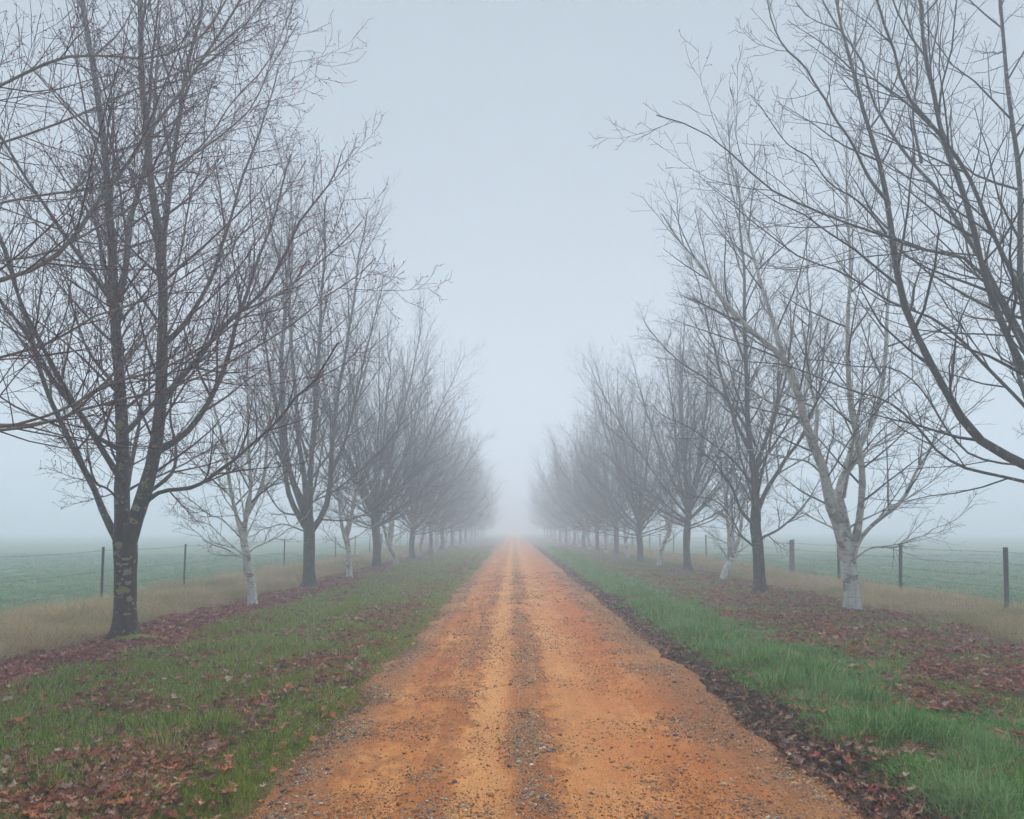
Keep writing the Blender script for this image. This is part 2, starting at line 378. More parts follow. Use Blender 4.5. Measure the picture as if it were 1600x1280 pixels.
def offshoots(rng, pts, rad, n, t0, t1, ang, sd, lenf, rfrac, rmax, K, wig, up, flat=0.0, tip=.25):
    """branches that leave the given ones"""
    N, KP, _ = pts.shape
    n = np.broadcast_to(np.asarray(n, int), (N,))
    idx = np.repeat(np.arange(N), n); kk = np.concatenate([np.arange(a) for a in n]) if len(n) else np.array([])
    nn = n[idx]
    t = t0 + (t1 - t0) * (kk + rng.random(len(idx))) / nn
    f = t * (KP - 1); a = np.minimum(f.astype(int), KP - 2); w = (f - a)[:, None]
    pos = pts[idx, a] * (1 - w) + pts[idx, a + 1] * w
    tan = norm(pts[idx, a + 1] - pts[idx, a])
    r = rad[idx, a] * (1 - w[:, 0]) + rad[idx, a + 1] * w[:, 0]
    plen = np.linalg.norm(np.diff(pts, axis=1), axis=2).sum(1)[idx]
    ref = norm(rng.normal(size=(len(idx), 3))); az = kk * 2.39996 + rng.random(N)[idx] * 6.28 + rng.normal(0, .4, len(idx))
    e1 = np.cross(tan, np.array([.31, .17, .93])); e1 = norm(e1 + 1e-6); e2 = np.cross(tan, e1)
    perp = np.cos(az)[:, None] * e1 + np.sin(az)[:, None] * e2
    an = np.radians(rng.normal(ang, sd, len(idx)))[:, None]
    d = np.cos(an) * tan + np.sin(an) * perp
    L = lenf(plen, t) * rng.uniform(.7, 1.25, len(idx))
    r0 = np.minimum(np.minimum(r * rfrac, rmax), .012 * L + .0035)
    return grow(rng, pos, d, L, r0, K, wig, up, tip)

def tubes(groups):
    """[(pts (M,K,3), rad (M,K), sides)] -> vertex and quad arrays"""
    Vs, Qs, off = [], [], 0
    for pts, rad, s in groups:
        if not len(pts): continue
        M_, K, _ = pts.shape
        tan = np.empty_like(pts); tan[:, 1:-1] = pts[:, 2:] - pts[:, :-2]; tan[:, 0] = pts[:, 1] - pts[:, 0]; tan[:, -1] = pts[:, -1] - pts[:, -2]
        tan = norm(tan); mean = norm(pts[:, -1] - pts[:, 0])
        ref = np.where(np.abs(mean[:, 2:3]) > .8, np.array([[1., 0, 0]]), np.array([[0, 0, 1.]]))[:, None, :]
        e1 = norm(ref - (ref * tan).sum(-1, keepdims=True) * tan); e2 = np.cross(tan, e1)
        an = np.arange(s) / s * 2 * np.pi
        ring = pts[:, :, None] + rad[:, :, None, None] * (np.cos(an)[:, None] * e1[:, :, None] + np.sin(an)[:, None] * e2[:, :, None])
        i = np.arange(M_ * K * s).reshape(M_, K, s) + off; j = np.roll(i, -1, 2)
        Qs.append(np.stack([i[:, :-1], j[:, :-1], j[:, 1:], i[:, 1:]], -1).reshape(-1, 4))
        Vs.append(ring.reshape(-1, 3)); off += M_ * K * s
    return np.vstack(Vs), np.vstack(Qs)

def trunk_mesh(name, pts, rad, mat, rng, sides=20, K=26, flare=.55):
    P_ = spline(pts, K); q = np.linspace(0, 1, len(rad)); r = np.interp(np.linspace(0, 1, K), q, rad)
    hgt = P_[:, 2] - P_[0, 2]
    r = r * (1 + flare * np.exp(-hgt / .16))                      # root flare
    P_ = np.vstack([P_[0] - [0, 0, .14], P_]); r = np.r_[r[0] * 1.15, r]
    V, Qd = tubes([(P_[None], r[None], sides)])
    Vr = V.reshape(len(P_), sides, 3); an = np.arange(sides) / sides * 6.283
    sd = int(rng.integers(1000))
    lob = 1 + (.16 if flare > .3 else .05) * np.exp(-np.maximum(P_[:, 2] - P_[1, 2], 0) / .2)[:, None] * np.cos(an * 4 + sd)[None] + .06 * (noise2(np.repeat(P_[:, 2:3] * 5, sides, 1), np.cos(an)[None] * 1.7 + np.sin(an)[None] * 2.3 + 9, sd) - .5)
    Vr = P_[:, None] + (Vr - P_[:, None]) * lob[..., None]
    return quad_mesh(name, Vr.reshape(-1, 3), Qd, mat), P_, r

class TreeKind: pass

def build_tree(seed, trunk, trunk_r, limbs, mats, dens=1.0, twig_len=1.0, buds=0, up=.05, spread=1.0, wig=1.0, ang=42):
    """returns a dict of meshes: trunk, limb list, crown, buds; every point in the tree's own space"""
    rng = np.random.default_rng(seed)
    t = TreeKind()
    t.trunk, TP, TR = trunk_mesh('trunk', trunk, trunk_r, mats[0], rng, flare=.28 if mats[0] is M['birch_bark'] else .55)
    t.trunk_line = (TP, TR)
    K = 14
    LP, LR = [], []
    for pts, r0, r1 in limbs:
        P_ = spline(pts, K)
        wob = np.cumsum(rng.normal(0, .026, (K, 3)), 0) * np.linspace(0, 1, K)[:, None] + rng.normal(0, .017, (K, 3)) * np.linspace(0, 1, K)[:, None]
        LP.append(P_ + wob); LR.append(r0 + (r1 - r0) * np.linspace(0, 1, K) ** .8)
    LP, LR = np.array(LP), np.array(LR)
    t.limb_lines = list(zip(LP, LR))
    t.limbs = []
    for p, r in zip(LP, LR):
        # a denser line for the mesh, a swelling where it leaves
        q = spline(p, 22); rr = np.interp(np.linspace(0, 1, 22), np.linspace(0, 1, K), r); rr = rr * (1 + .22 * np.exp(-np.arange(22) / 1.3)) * rng.uniform(.92, 1.12, 22)
        V, Qd = tubes([(q[None], rr[None], 10 if r[0] > .05 else 7)])
        t.limbs.append(quad_mesh('limb', V, Qd, mats[0] if mats[1] is M['birch_limb'] and r[0] > .045 else mats[1]))
    llen = np.linalg.norm(np.diff(LP, axis=1), axis=2).sum(1)
    nB = np.maximum(5, (llen * 2.6 * dens)).astype(int)
    B, BR = offshoots(rng, LP, LR, nB, .12, .97, ang, 9, lambda L, q: np.clip(.38 * L * (1 - .62 * q), .5, 2.0) * spread, .58, .022, 7, .060 * wig, up, tip=.22)
    C_, CR = offshoots(rng, B, BR, np.full(len(B), max(3, int(round(8 * dens)))), .15, .98, ang, 10, lambda L, q: np.clip(.48 * L * (1 - .5 * q), .22, 1.1) * twig_len, .62, .0075, 5, .065 * wig, up * 1.1, tip=.35)
    # leading ends of limbs and trunk also carry twigs
    E_, ER_ = offshoots(rng, LP, LR, np.maximum(4, (llen * 3.0 * dens)).astype(int), .25, 1.0, ang, 12, lambda L, q: .45 + .5 * (1 - q), .5, .0075, 5, .07 * wig, up, tip=.35)
    C_ = np.vstack([C_, E_]); CR = np.vstack([CR, ER_])
    D, DR = offshoots(rng, C_, CR, np.full(len(C_), max(2, int(round(4 * dens)))), .2, 1.0, ang + 2, 12, lambda L, q: np.clip(.42 * L * (1 - .35 * q), .10, .42) * twig_len, .75, .0042, 3, .10 * wig, up * .8, tip=.5)
    DR = np.maximum(DR, .0019); CR = np.maximum(CR, .0025)
    V, Qd = tubes([(B, BR, 4), (C_, CR, 3), (D, DR, 3)])
    t.crown = quad_mesh('crown', V, Qd, mats[2])
    t.buds = None
    if buds:
        n = int(len(D) * buds); sel = rng.choice(len(D), n, False)
        jt = rng.integers(1, 3, n)
        p = D[sel, jt]; d = norm(D[sel, jt] - D[sel, jt - 1] + rng.normal(0, .35, (n, 3)))
        ln = rng.uniform(.014, .034, n)[:, None]
        q = np.stack([p, p + d * ln * .45, p + d * ln], 1)
        rr = np.stack([np.full(n, .0025), rng.uniform(.005, .010, n), np.full(n, .001)], 1)
        V, Qd = tubes([(q, rr, 3)]); t.buds = quad_mesh('buds', V, Qd, M['bud'])
    return t

def generic_maple(seed, H=10.6, fork=1.8, lean=0.0, n_limb=22, R=3.3, r=.15, mats=None, buds=0, dens=1.02):
    rng = np.random.default_rng(seed)
    f = np.array([lean * .15, rng.normal(0, .04), fork])
    trunk = [(0, 0, 0), (rng.normal(0, .03), rng.normal(0, .03), fork * .5), tuple(f), (f[0] + rng.normal(0, .05), f[1] + rng.normal(0, .05), fork + .5), (f[0], f[1], fork + 1.2)]
    limbs = []; a0 = rng.random() * 6.28
    for q in range(n_limb):
        w = (q + rng.uniform(0, .8)) / n_limb                       # 0 lowest and widest, 1 upright
        el = math.radians(14 + 72 * w ** .72); a = a0 + q * 2.39996 + rng.normal(0, .25)
        top = H - fork - 1.0 * w
        ln = min(R * rng.uniform(.85, 1.12) / max(math.cos(el), .02), top * rng.uniform(.80, 1.02) / math.sin(el) * (1 - .10 * (1 - w)))
        c, s_ = math.cos(a), math.sin(a); st = np.array([f[0], f[1], fork - .25 + 1.35 * w * rng.uniform(.5, 1.0)])
        P_ = [st]; e = el - math.radians(rng.uniform(4, 16)); x = z = 0.0
        for k_ in range(5):
            x += math.cos(e) * ln / 5; z += math.sin(e) * ln / 5; e += math.radians(rng.uniform(0, 9)); a_ = a + rng.normal(0, .05)
            P_.append(st + [math.cos(a_) * x, math.sin(a_) * x, z])
        limbs.append((P_, r * (.17 + .40 * w * rng.uniform(.75, 1.1)), .007))
    return build_tree(seed + 50, trunk, [r, r * .9, r * .97, r * .75, r * .45], limbs, mats or (M['maple_bark'], M['maple_bark'], M['twig']), dens=dens, buds=buds, ang=33, up=.045)

def generic_birch(seed, H=7.6, fork=1.2, R=1.9, r=.085, dens=.9, kink=.2):
    rng = np.random.default_rng(seed)
    k1, k2 = rng.normal(0, kink, 2)
    f = np.array([k1, k2, fork]); limbs = []
    trunk = [(0, 0, 0), (k1 * .25, k2 * .3, fork * .5), tuple(f), (f[0] + k1 * .3, f[1] + k2 * .3, fork + .4)]
    a0 = rng.random() * 6.28
    for q in range(4):
        a = a0 + q * 1.7 + rng.normal(0, .25); c, s = math.cos(a), math.sin(a)
        rr = R * rng.uniform(.3, .8); hh = H * rng.uniform(.7, 1.0); h0 = fork - .1 + .25 * q
        st = np.array([f[0], f[1], h0])
        limbs.append(([st, st + [c * .18, s * .18, .45], st + [c * rr * .5, s * rr * .5, (hh - h0) * .45], st + [c * rr, s * rr, hh - h0]], r * (.75 - .1 * q), .006))
    for q in range(7):
        a = a0 + q * 2.4; c, s = math.cos(a), math.sin(a); h0 = fork * .75 + q * .3; rr = R * rng.uniform(.7, 1.1)
        st = np.array([f[0] * min(1, h0 / fork), f[1] * min(1, h0 / fork), h0])
        limbs.append(([st, st + [c * .3, s * .3, .12], st + [c * rr * .6, s * rr * .6, rr * .35], st + [c * rr, s * rr, rr * .8]], r * rng.uniform(.2, .32), .005))
    return build_tree(seed + 70, trunk, [r * 1.05, r, r * .95, r * .7], limbs, (M['birch_bark'], M['birch_limb'], M['twig']), dens=dens, twig_len=.9, up=.03)

def place(t, name, loc, label, cat, group, rz=0.0, s=1.0):
    e = bpy.data.objects.new(name, None); C.objects.link(e); e.location = loc; e.rotation_euler = (0, 0, rz); e.scale = (s, s, s)
    e.empty_display_size = .3
    link('trunk', t.trunk, e)
    for m in t.limbs: link('limb', m, e)
    cr = link('crown', t.crown, e); cr['kind'] = 'stuff'
    if t.buds: b = link('buds', t.buds, cr); b['kind'] = 'stuff'
    tag(e, label, cat, group)
    return e

def photo_tree(seed, base, Z, trunk, tr, limbs, extra, mats, **kw):
    """a tree whose main limbs follow the photograph: (points, r0, r1, depth drift, extension metres) in the tree's own plane and leaning out of it"""
    rng = np.random.default_rng(seed + 900)
    X0, Z0 = (base[0] - VX) / FPX * Z, Z
    g = gh(X0, Z0); org = np.array([X0, Z0, g])
    def cv(uv, drift=0.0):
        out = []
        for q, (u, v) in enumerate(uv):
            zz = Z + drift * q / max(1, len(uv) - 1)
            out.append(px(u, v, zz) - org)
        return out
    tp = cv(trunk); tp[0] = np.array([0, 0, 0.0])
    L = []
    for uv, r0, r1, drift, ext in limbs:
        p = cv(uv, drift)
        if ext > 0:
            d = norm(p[-1] - p[-2]) ; d = norm(d + [0, 0, .25]); p.append(p[-1] + d * ext * .5 + rng.normal(0, .05, 3)); d = norm(d + [0, 0, .3]); p.append(p[-1] + d * ext * .5)
        L.append((p, r0, r1))
    fork = tp[-1]
    for h0, az, rr, rise, r0 in extra:          # limbs towards and away from the viewer
        c, s = math.cos(az), math.sin(az); w = min(1, h0 / max(fork[2], .1)); st = np.array([fork[0] * w, fork[1] * w, h0])
        L.append(([st, st + [c * rr * .18, s * rr * .18, rise * .12 + .08], st + [c * rr * .6, s * rr * .6, rise * .5], st + [c * rr, s * rr, rise]], r0, .007))
    return build_tree(seed, tp, tr, L, mats, **kw), org

MAPLE_GROUP = 'bare maples lining the road'; BIRCH_GROUP = 'white birches between the maples'
mm = (M['maple_bark'], M['maple_bark'], M['twig'])
mr = (M['brown_bark'], M['maple_bark'], M['twig_red'])
bb = (M['birch_bark'], M['birch_limb'], M['twig'])

# first maple on the left, the one with the lichen
lichen_tree, org = photo_tree(1, (195, 1000), 9.3,
    [(195, 1000), (196, 930), (196, 870), (194, 835), (191, 800)], [.165, .150, .150, .165, .10],
    [([(193, 850), (190, 800), (190, 700), (185, 600), (178, 500), (171, 420), (167, 330), (160, 250), (150, 150)], .105, .03, .5, 1.8),
     ([(198, 850), (213, 805), (228, 765), (243, 695), (252, 620), (254, 520), (253, 430), (247, 360), (238, 290), (228, 180), (222, 90)], .10, .022, -.6, 1.6),
     ([(253, 420), (260, 330), (270, 250), (285, 160), (305, 60)], .045, .014, -.6, 1.0),
     ([(182, 470), (197, 420), (204, 360), (222, 300), (245, 240), (260, 150)], .05, .012, .9, 1.2),
     ([(223, 790), (250, 768), (298, 762), (350, 728), (400, 684), (445, 636), (480, 600)], .035, .010, -1.0, .6),
     ([(245, 705), (285, 682), (325, 632), (352, 570), (370, 500), (395, 420), (430, 320)], .05, .010, .7, .8),
     ([(250, 640), (275, 600), (310, 560), (352, 500), (400, 450), (440, 380), (490, 290)], .038, .008, -.9, .7),
     ([(253, 540), (290, 505), (330, 440), (350, 380), (375, 300), (420, 180)], .038, .008, 1.0, .8),
     ([(187, 850), (168, 815), (150, 770), (115, 700), (70, 600), (40, 480), (10, 330)], .055, .010, .5, 1.0),
     ([(190, 705), (165, 690), (140, 670), (100, 600), (60, 520)], .035, .008, -.8, .6),
     ([(186, 610), (160, 580), (120, 520), (90, 430)], .03, .008, .8, .8),
     ([(230, 770), (268, 740), (275, 700), (262, 640), (280, 560)], .03, .008, 1.2, .5)],
    [(2.0, 1.9, 2.2, 3.2, .05), (2.4, 4.6, 2.4, 3.4, .05), (3.1, 1.2, 2.6, 3.6, .04), (3.6, 5.2, 2.4, 3.6, .04), (4.4, 2.4, 2.2, 3.8, .035), (4.9, 4.2, 2.2, 3.6, .035), (2.2, 1.4, 2.6, 1.3, .022), (2.0, 5.0, 2.2, .9, .02)],
    mr, dens=1.0, buds=.40, up=.05, ang=39)
first_maple = place(lichen_tree, 'maple_tree', org, 'large bare maple with yellow lichen rosettes on its forked brown trunk', 'tree', MAPLE_GROUP)

# lichen rosettes that hug its bole and the two stems
def rosette(parent, line, h_px, side_deg, w, h, mat, rng, name='lichen_patch'):
    P_, R_ = line
    zt = h_px
    f = np.interp(zt, P_[:, 2], np.arange(len(P_))); a = min(int(f), len(P_) - 2); w_ = f - a
    c = P_[a] * (1 - w_) + P_[a + 1] * w_; r = R_[a] * (1 - w_) + R_[a + 1] * w_; tan = norm(P_[a + 1] - P_[a])
    verts, faces = [], []
    rings, seg = 4, 16
    jit = 1 + .45 * (np.array([noise2(np.array([q * 1.7]), np.array([zt * 7.0]), 3)[0] for q in range(seg)]) - .5) * 2
    jit[-1] = jit[0]
    for b in range(rings + 1):
        for q in range(seg):
            an = q / seg * 6.283; rho = b / rings
            du = math.cos(an) * w * rho * jit[q]; dv = math.sin(an) * h * rho * jit[q]
            th = math.radians(side_deg) + du / r
            lift = .004 + .011 * (1 if b in (2, 3) else .35 if b < 2 else -.4) + rng.normal(0, .0015)
            o = np.array([math.sin(th), -math.cos(th), 0]); o = norm(o - tan * (o @ tan))
            verts.append(c + tan * dv + o * (r * 1.0 + lift))
    for b in range(rings):
        for q in range(seg):
            i0 = b * seg + q; i1 = b * seg + (q + 1) % seg
            faces.append((i0, i1, i1 + seg, i0 + seg))
    return mesh_obj(name, verts, faces, mat, parent)
rl = np.random.default_rng(3)
sx = 9.3 / FPX
zof = lambda v: CAM_H + (VY - v) * sx - org[2]
for v, sd, w, h, m in [(873, 35, .06, .020, 'lichen_pale'), (880, -5, .035, .022, 'lichen_pale'), (881, 30, .04, .020, 'lichen_pale'), (893, 42, .045, .045, 'lichen_pale'),
                       (911, 0, .025, .020, 'lichen_pale'), (910, 45, .05, .03, 'lichen_pale'), (921, 12, .085, .07, 'lichen'), (935, 50, .04, .05, 'lichen_pale'), (958, 40, .05, .02, 'lichen_pale'), (850, 0, .06, .04, 'lichen')]:
    rosette(first_maple, lichen_tree.trunk_line, zof(v), sd, w, h, M[m], rl)
for v, sd, w, h, m in [(787, 10, .085, .03, 'lichen'), (804, 8, .09, .024, 'lichen'), (820, -10, .05, .03, 'lichen'), (730, 10, .055, .06, 'lichen'), (664, 15, .06, .07, 'lichen'), (676, 0, .07, .05, 'lichen'), (610, 5, .055, .05, 'lichen'), (594, 0, .06, .05, 'lichen'), (540, 0, .03, .06, 'lichen'), (470, 12, .03, .05, 'lichen')]:
    rosette(first_maple, lichen_tree.limb_lines[0], zof(v), sd, w, h, M[m], rl)
for v, sd, w, h, m in [(812, 25, .07, .05, 'lichen'), (793, 5, .07, .05, 'lichen_pale'), (775, 5, .06, .05, 'lichen'), (757, 15, .06, .045, 'lichen'), (700, 30, .03, .05, 'lichen'), (540, 0, .05, .1, 'lichen_pale'), (505, 20, .03, .06, 'lichen'), (440, 0, .04, .08, 'lichen_pale')]:
    rosette(first_maple, lichen_tree.limb_lines[1], zof(v), sd, w, h, M[m], rl)

# birch with orange limbs, its bole just left of the frame
Z0 = 5.7
def near_pts(uvz): return [px(u, v, z) for u, v, z in uvz]
X0 = -6.1; g = gh(X0, Z0); org = np.array([X0, Z0, g])
L = []
for st, uvz, r0, r1, ext in [
    (2.5, [(60, 655, 5.8), (160, 600, 6.0), (220, 588, 6.1), (290, 560, 6.3), (345, 530, 6.5), (400, 485, 6.7), (470, 440, 7.0), (540, 380, 7.3)], .040, .008, .5),
    (2.4, [(60, 660, 5.6), (160, 625, 5.6), (240, 606, 5.7), (320, 576, 5.9), (400, 533, 6.1), (480, 476, 6.3), (550, 420, 6.6)], .034, .007, .5),
    (3.0, [(60, 540, 6.2), (160, 487, 6.5), (240, 462, 6.8), (300, 425, 7.0), (370, 370, 7.3), (450, 290, 7.6)], .034, .007, .4),
    (2.7, [(80, 660, 6.2), (165, 590, 6.6), (205, 555, 6.8), (250, 500, 7.0), (283, 420, 7.2), (300, 330, 7.4), (330, 200, 7.6)], .040, .008, .6),
    (3.8, [(60, 420, 5.8), (160, 308, 6.0), (205, 255, 6.1), (245, 190, 6.2), (300, 115, 6.3), (365, 25, 6.4)], .050, .012, 1.2),
    (4.4, [(40, 310, 5.9), (160, 290, 6.0), (230, 270, 6.1), (330, 232, 6.3), (400, 160, 6.5), (470, 50, 6.7)], .03, .006, .3),
    (5.2, [(60, 110, 5.6), (160, 86, 5.7), (260, 85, 5.8), (330, 50, 5.9), (390, -20, 6.0)], .034, .008, .5),
    (4.9, [(60, 200, 6.4), (160, 160, 6.7), (260, 110, 6.9), (340, 60, 7.1), (400, -30, 7.3)], .03, .008, .5),
    (4.1, [(60, 400, 6.6), (160, 350, 7.0), (240, 300, 7.3), (330, 210, 7.6), (400, 120, 7.9), (450, 20, 8.1)], .032, .007, .5)]:
    p = near_pts(uvz); P_ = [np.array([0.05, 0, st])] + [q - org for q in p]
    d = norm(norm(P_[-1] - P_[-2]) + [0, 0, .2]); P_.append(P_[-1] + d * ext)
    L.append((P_, r0 * .45, r1 * .8))
for h0, az, rr, rise, r0 in [(2.2, 3.3, 1.8, 2.6, .04), (2.6, 2.2, 1.8, 3.0, .04), (3.2, 4.4, 1.6, 3.2, .035), (3.6, 5.4, 1.3, 3.4, .04)]:
    c, s = math.cos(az), math.sin(az); st = np.array([0.03, 0, h0])
    L.append(([st, st + [c * rr * .2, s * rr * .2, .3], st + [c * rr * .6, s * rr * .6, rise * .5], st + [c * rr, s * rr, rise]], r0, .008))
L.append(([np.array([0, 0, 4.5]), np.array([.1, .1, 6.5]), np.array([.2, .2, 9.0])], .06, .01))
orange_birch = build_tree(7, [(0, 0, 0), (.03, 0, 1.2), (.05, 0, 2.6), (.03, 0, 4.0), (0, .05, 5.0)], [.13, .12, .10, .08, .06], L, (M['birch_bark'], M['orange_limb'], M['twig_red']), dens=.95, buds=.45, up=.055, wig=1.35)
place(orange_birch, 'birch_tree', org, 'nearest tree on the left, orange-brown limbs reaching in from the frame edge', 'tree', BIRCH_GROUP)

# small white birch between the first two maples on the left
t, org = photo_tree(12, (395, 950), 13.1,
    [(395, 950), (393, 915), (387, 877), (381, 845), (382, 815)], [.095, .085, .080, .075, .055],
    [([(382, 850), (376, 830), (363, 781), (354, 734), (344, 677), (334, 640), (322, 590)], .050, .012, .5, 1.0),
     ([(382, 840), (385, 810), (391, 784), (393, 718), (394, 640), (392, 560)], .048, .010, -.3, .9),
     ([(385, 806), (391, 792), (404, 772), (416, 718), (421, 640), (430, 560)], .045, .010, .3, .9),
     ([(386, 874), (379, 872), (347, 859), (316, 846), (285, 826)], .020, .006, -.6, .2),
     ([(384, 870), (360, 850), (330, 822), (296, 806), (270, 790)], .018, .006, .5, .2),
     ([(382, 845), (350, 815), (320, 800), (285, 765), (265, 750)], .020, .006, -.3, .2),
     ([(386, 865), (400, 855), (425, 842), (450, 818), (465, 800)], .018, .006, .5, .2),
     ([(363, 781), (335, 740), (310, 700), (300, 660)], .018, .006, .5, .4),
     ([(404, 772), (430, 740), (445, 700), (455, 650)], .018, .006, -.5, .4)],
    [(1.5, 1.5, 1.3, 1.5, .018), (1.6, 4.6, 1.3, 1.6, .018), (1.9, 2.2, 1.2, 2.2, .02), (2.0, 5.4, 1.2, 2.2, .02)],
    bb, dens=.85, twig_len=.85, up=.035)
place(t, 'birch_tree', org, 'slim white birch with low sweeping branches, right of the lichen-covered maple', 'tree', BIRCH_GROUP)

# second maple on the left
t, org = photo_tree(21, (483, 918), 17.7,
    [(483, 918), (483, 870), (483, 830), (482, 808), (481, 790)], [.165, .155, .16, .16, .11],
    [([(480, 826), (470, 806), (455, 788), (446, 740), (441, 690), (430, 640), (415, 560), (405, 480)], .085, .015, .6, 1.5),
     ([(481, 822), (476, 800), (466, 775), (450, 727), (443, 665), (440, 560), (446, 440)], .105, .02, -.6, 2.2),
     ([(482, 818), (479, 795), (477, 752), (466, 690), (462, 620), (452, 500), (458, 380)], .09, .018, 1.0, 2.0),
     ([(483, 818), (484, 790), (486, 727), (492, 640), (499, 540), (505, 430)], .09, .018, -1.2, 2.2),
     ([(485, 832), (496, 815), (508, 796), (515, 765), (518, 715), (526, 640), (545, 500), (560, 400)], .085, .016, .3, 1.4),
     ([(517, 740), (535, 700), (552, 640), (570, 560), (590, 470)], .045, .010, -1.0, .8),
     ([(512, 775), (545, 750), (580, 720), (615, 685), (650, 640)], .032, .008, -.8, .3),
     ([(500, 812), (540, 812), (580, 795), (615, 765), (645, 735)], .028, .007, .8, .3),
     ([(470, 805), (440, 800), (415, 765), (395, 740), (375, 700)], .030, .007, -.8, .4),
     ([(475, 830), (440, 820), (405, 835), (375, 850)], .022, .006, .6, .2),
     ([(447, 735), (425, 690), (400, 650), (380, 590)], .032, .008, .6, .6)],
    [(2.2, 1.6, 2.4, 3.6, .045), (2.3, 4.5, 2.4, 3.4, .045), (3.0, 1.0, 2.4, 3.8, .04), (3.2, 5.2, 2.5, 3.4, .04), (3.8, 2.3, 2.2, 3.6, .035), (2.3, 5.6, 2.8, 1.8, .025), (2.4, .5, 2.6, 1.6, .025)],
    mm, dens=1.1, ang=36)
place(t, 'maple_tree', org, 'second maple of the left row, thick trunk splitting into many upright stems', 'tree', MAPLE_GROUP)

# first birch on the right
t, org = photo_tree(31, (1332, 958), 12.3,
    [(1332, 958), (1330, 920), (1327, 880), (1323, 850), (1318, 825)], [.155, .145, .14, .125, .085],
    [([(1326, 872), (1316, 835), (1302, 803), (1294, 772), (1288, 738), (1271, 696), (1257, 662), (1249, 630), (1236, 575), (1212, 550), (1165, 508), (1125, 460), (1085, 402), (1050, 355)], .125, .012, -.6, .5),
     ([(1246, 615), (1225, 562), (1208, 505), (1185, 440), (1170, 390), (1150, 310), (1135, 240)], .060, .010, .8, .8),
     ([(1325, 850), (1319, 808), (1314, 786), (1311, 758), (1317, 742), (1339, 713), (1353, 682), (1372, 640), (1385, 570), (1392, 480), (1396, 380)], .085, .012, .6, 1.0),
     ([(1330, 872), (1339, 837), (1344, 797), (1347, 752), (1344, 707), (1333, 674), (1326, 620), (1318, 540), (1322, 430), (1316, 330)], .075, .012, -.9, 1.0),
     ([(1333, 868), (1345, 840), (1362, 822), (1386, 802), (1408, 778), (1430, 735), (1460, 680), (1490, 600)], .05, .008, -.5, .6),
     ([(1330, 875), (1345, 866), (1362, 854), (1395, 856), (1440, 838), (1490, 815)], .024, .006, .5, .3),
     ([(1256, 665), (1232, 640), (1200, 628), (1160, 600), (1110, 585)], .030, .007, -.8, .4),
     ([(1290, 745), (1262, 722), (1225, 715), (1180, 700), (1140, 705)], .024, .006, -.8, .3),
     ([(1272, 700), (1276, 640), (1262, 580), (1268, 500), (1258, 420)], .045, .009, 1.0, 1.0),
     ([(1312, 770), (1330, 730), (1370, 690), (1410, 660), (1450, 600)], .032, .008, 1.0, .6)],
    [(2.0, 1.6, 1.9, 2.8, .035), (2.3, 4.4, 1.9, 2.8, .035), (2.8, .8, 2.0, 3.0, .03), (1.6, 5.3, 2.0, 1.2, .02), (1.5, 2.4, 1.8, 1.3, .02)],
    bb, dens=.85, up=.035)
place(t, 'birch_tree', org, 'thick white birch leaning left from a stout pale bole by the right-hand fence', 'tree', BIRCH_GROUP)

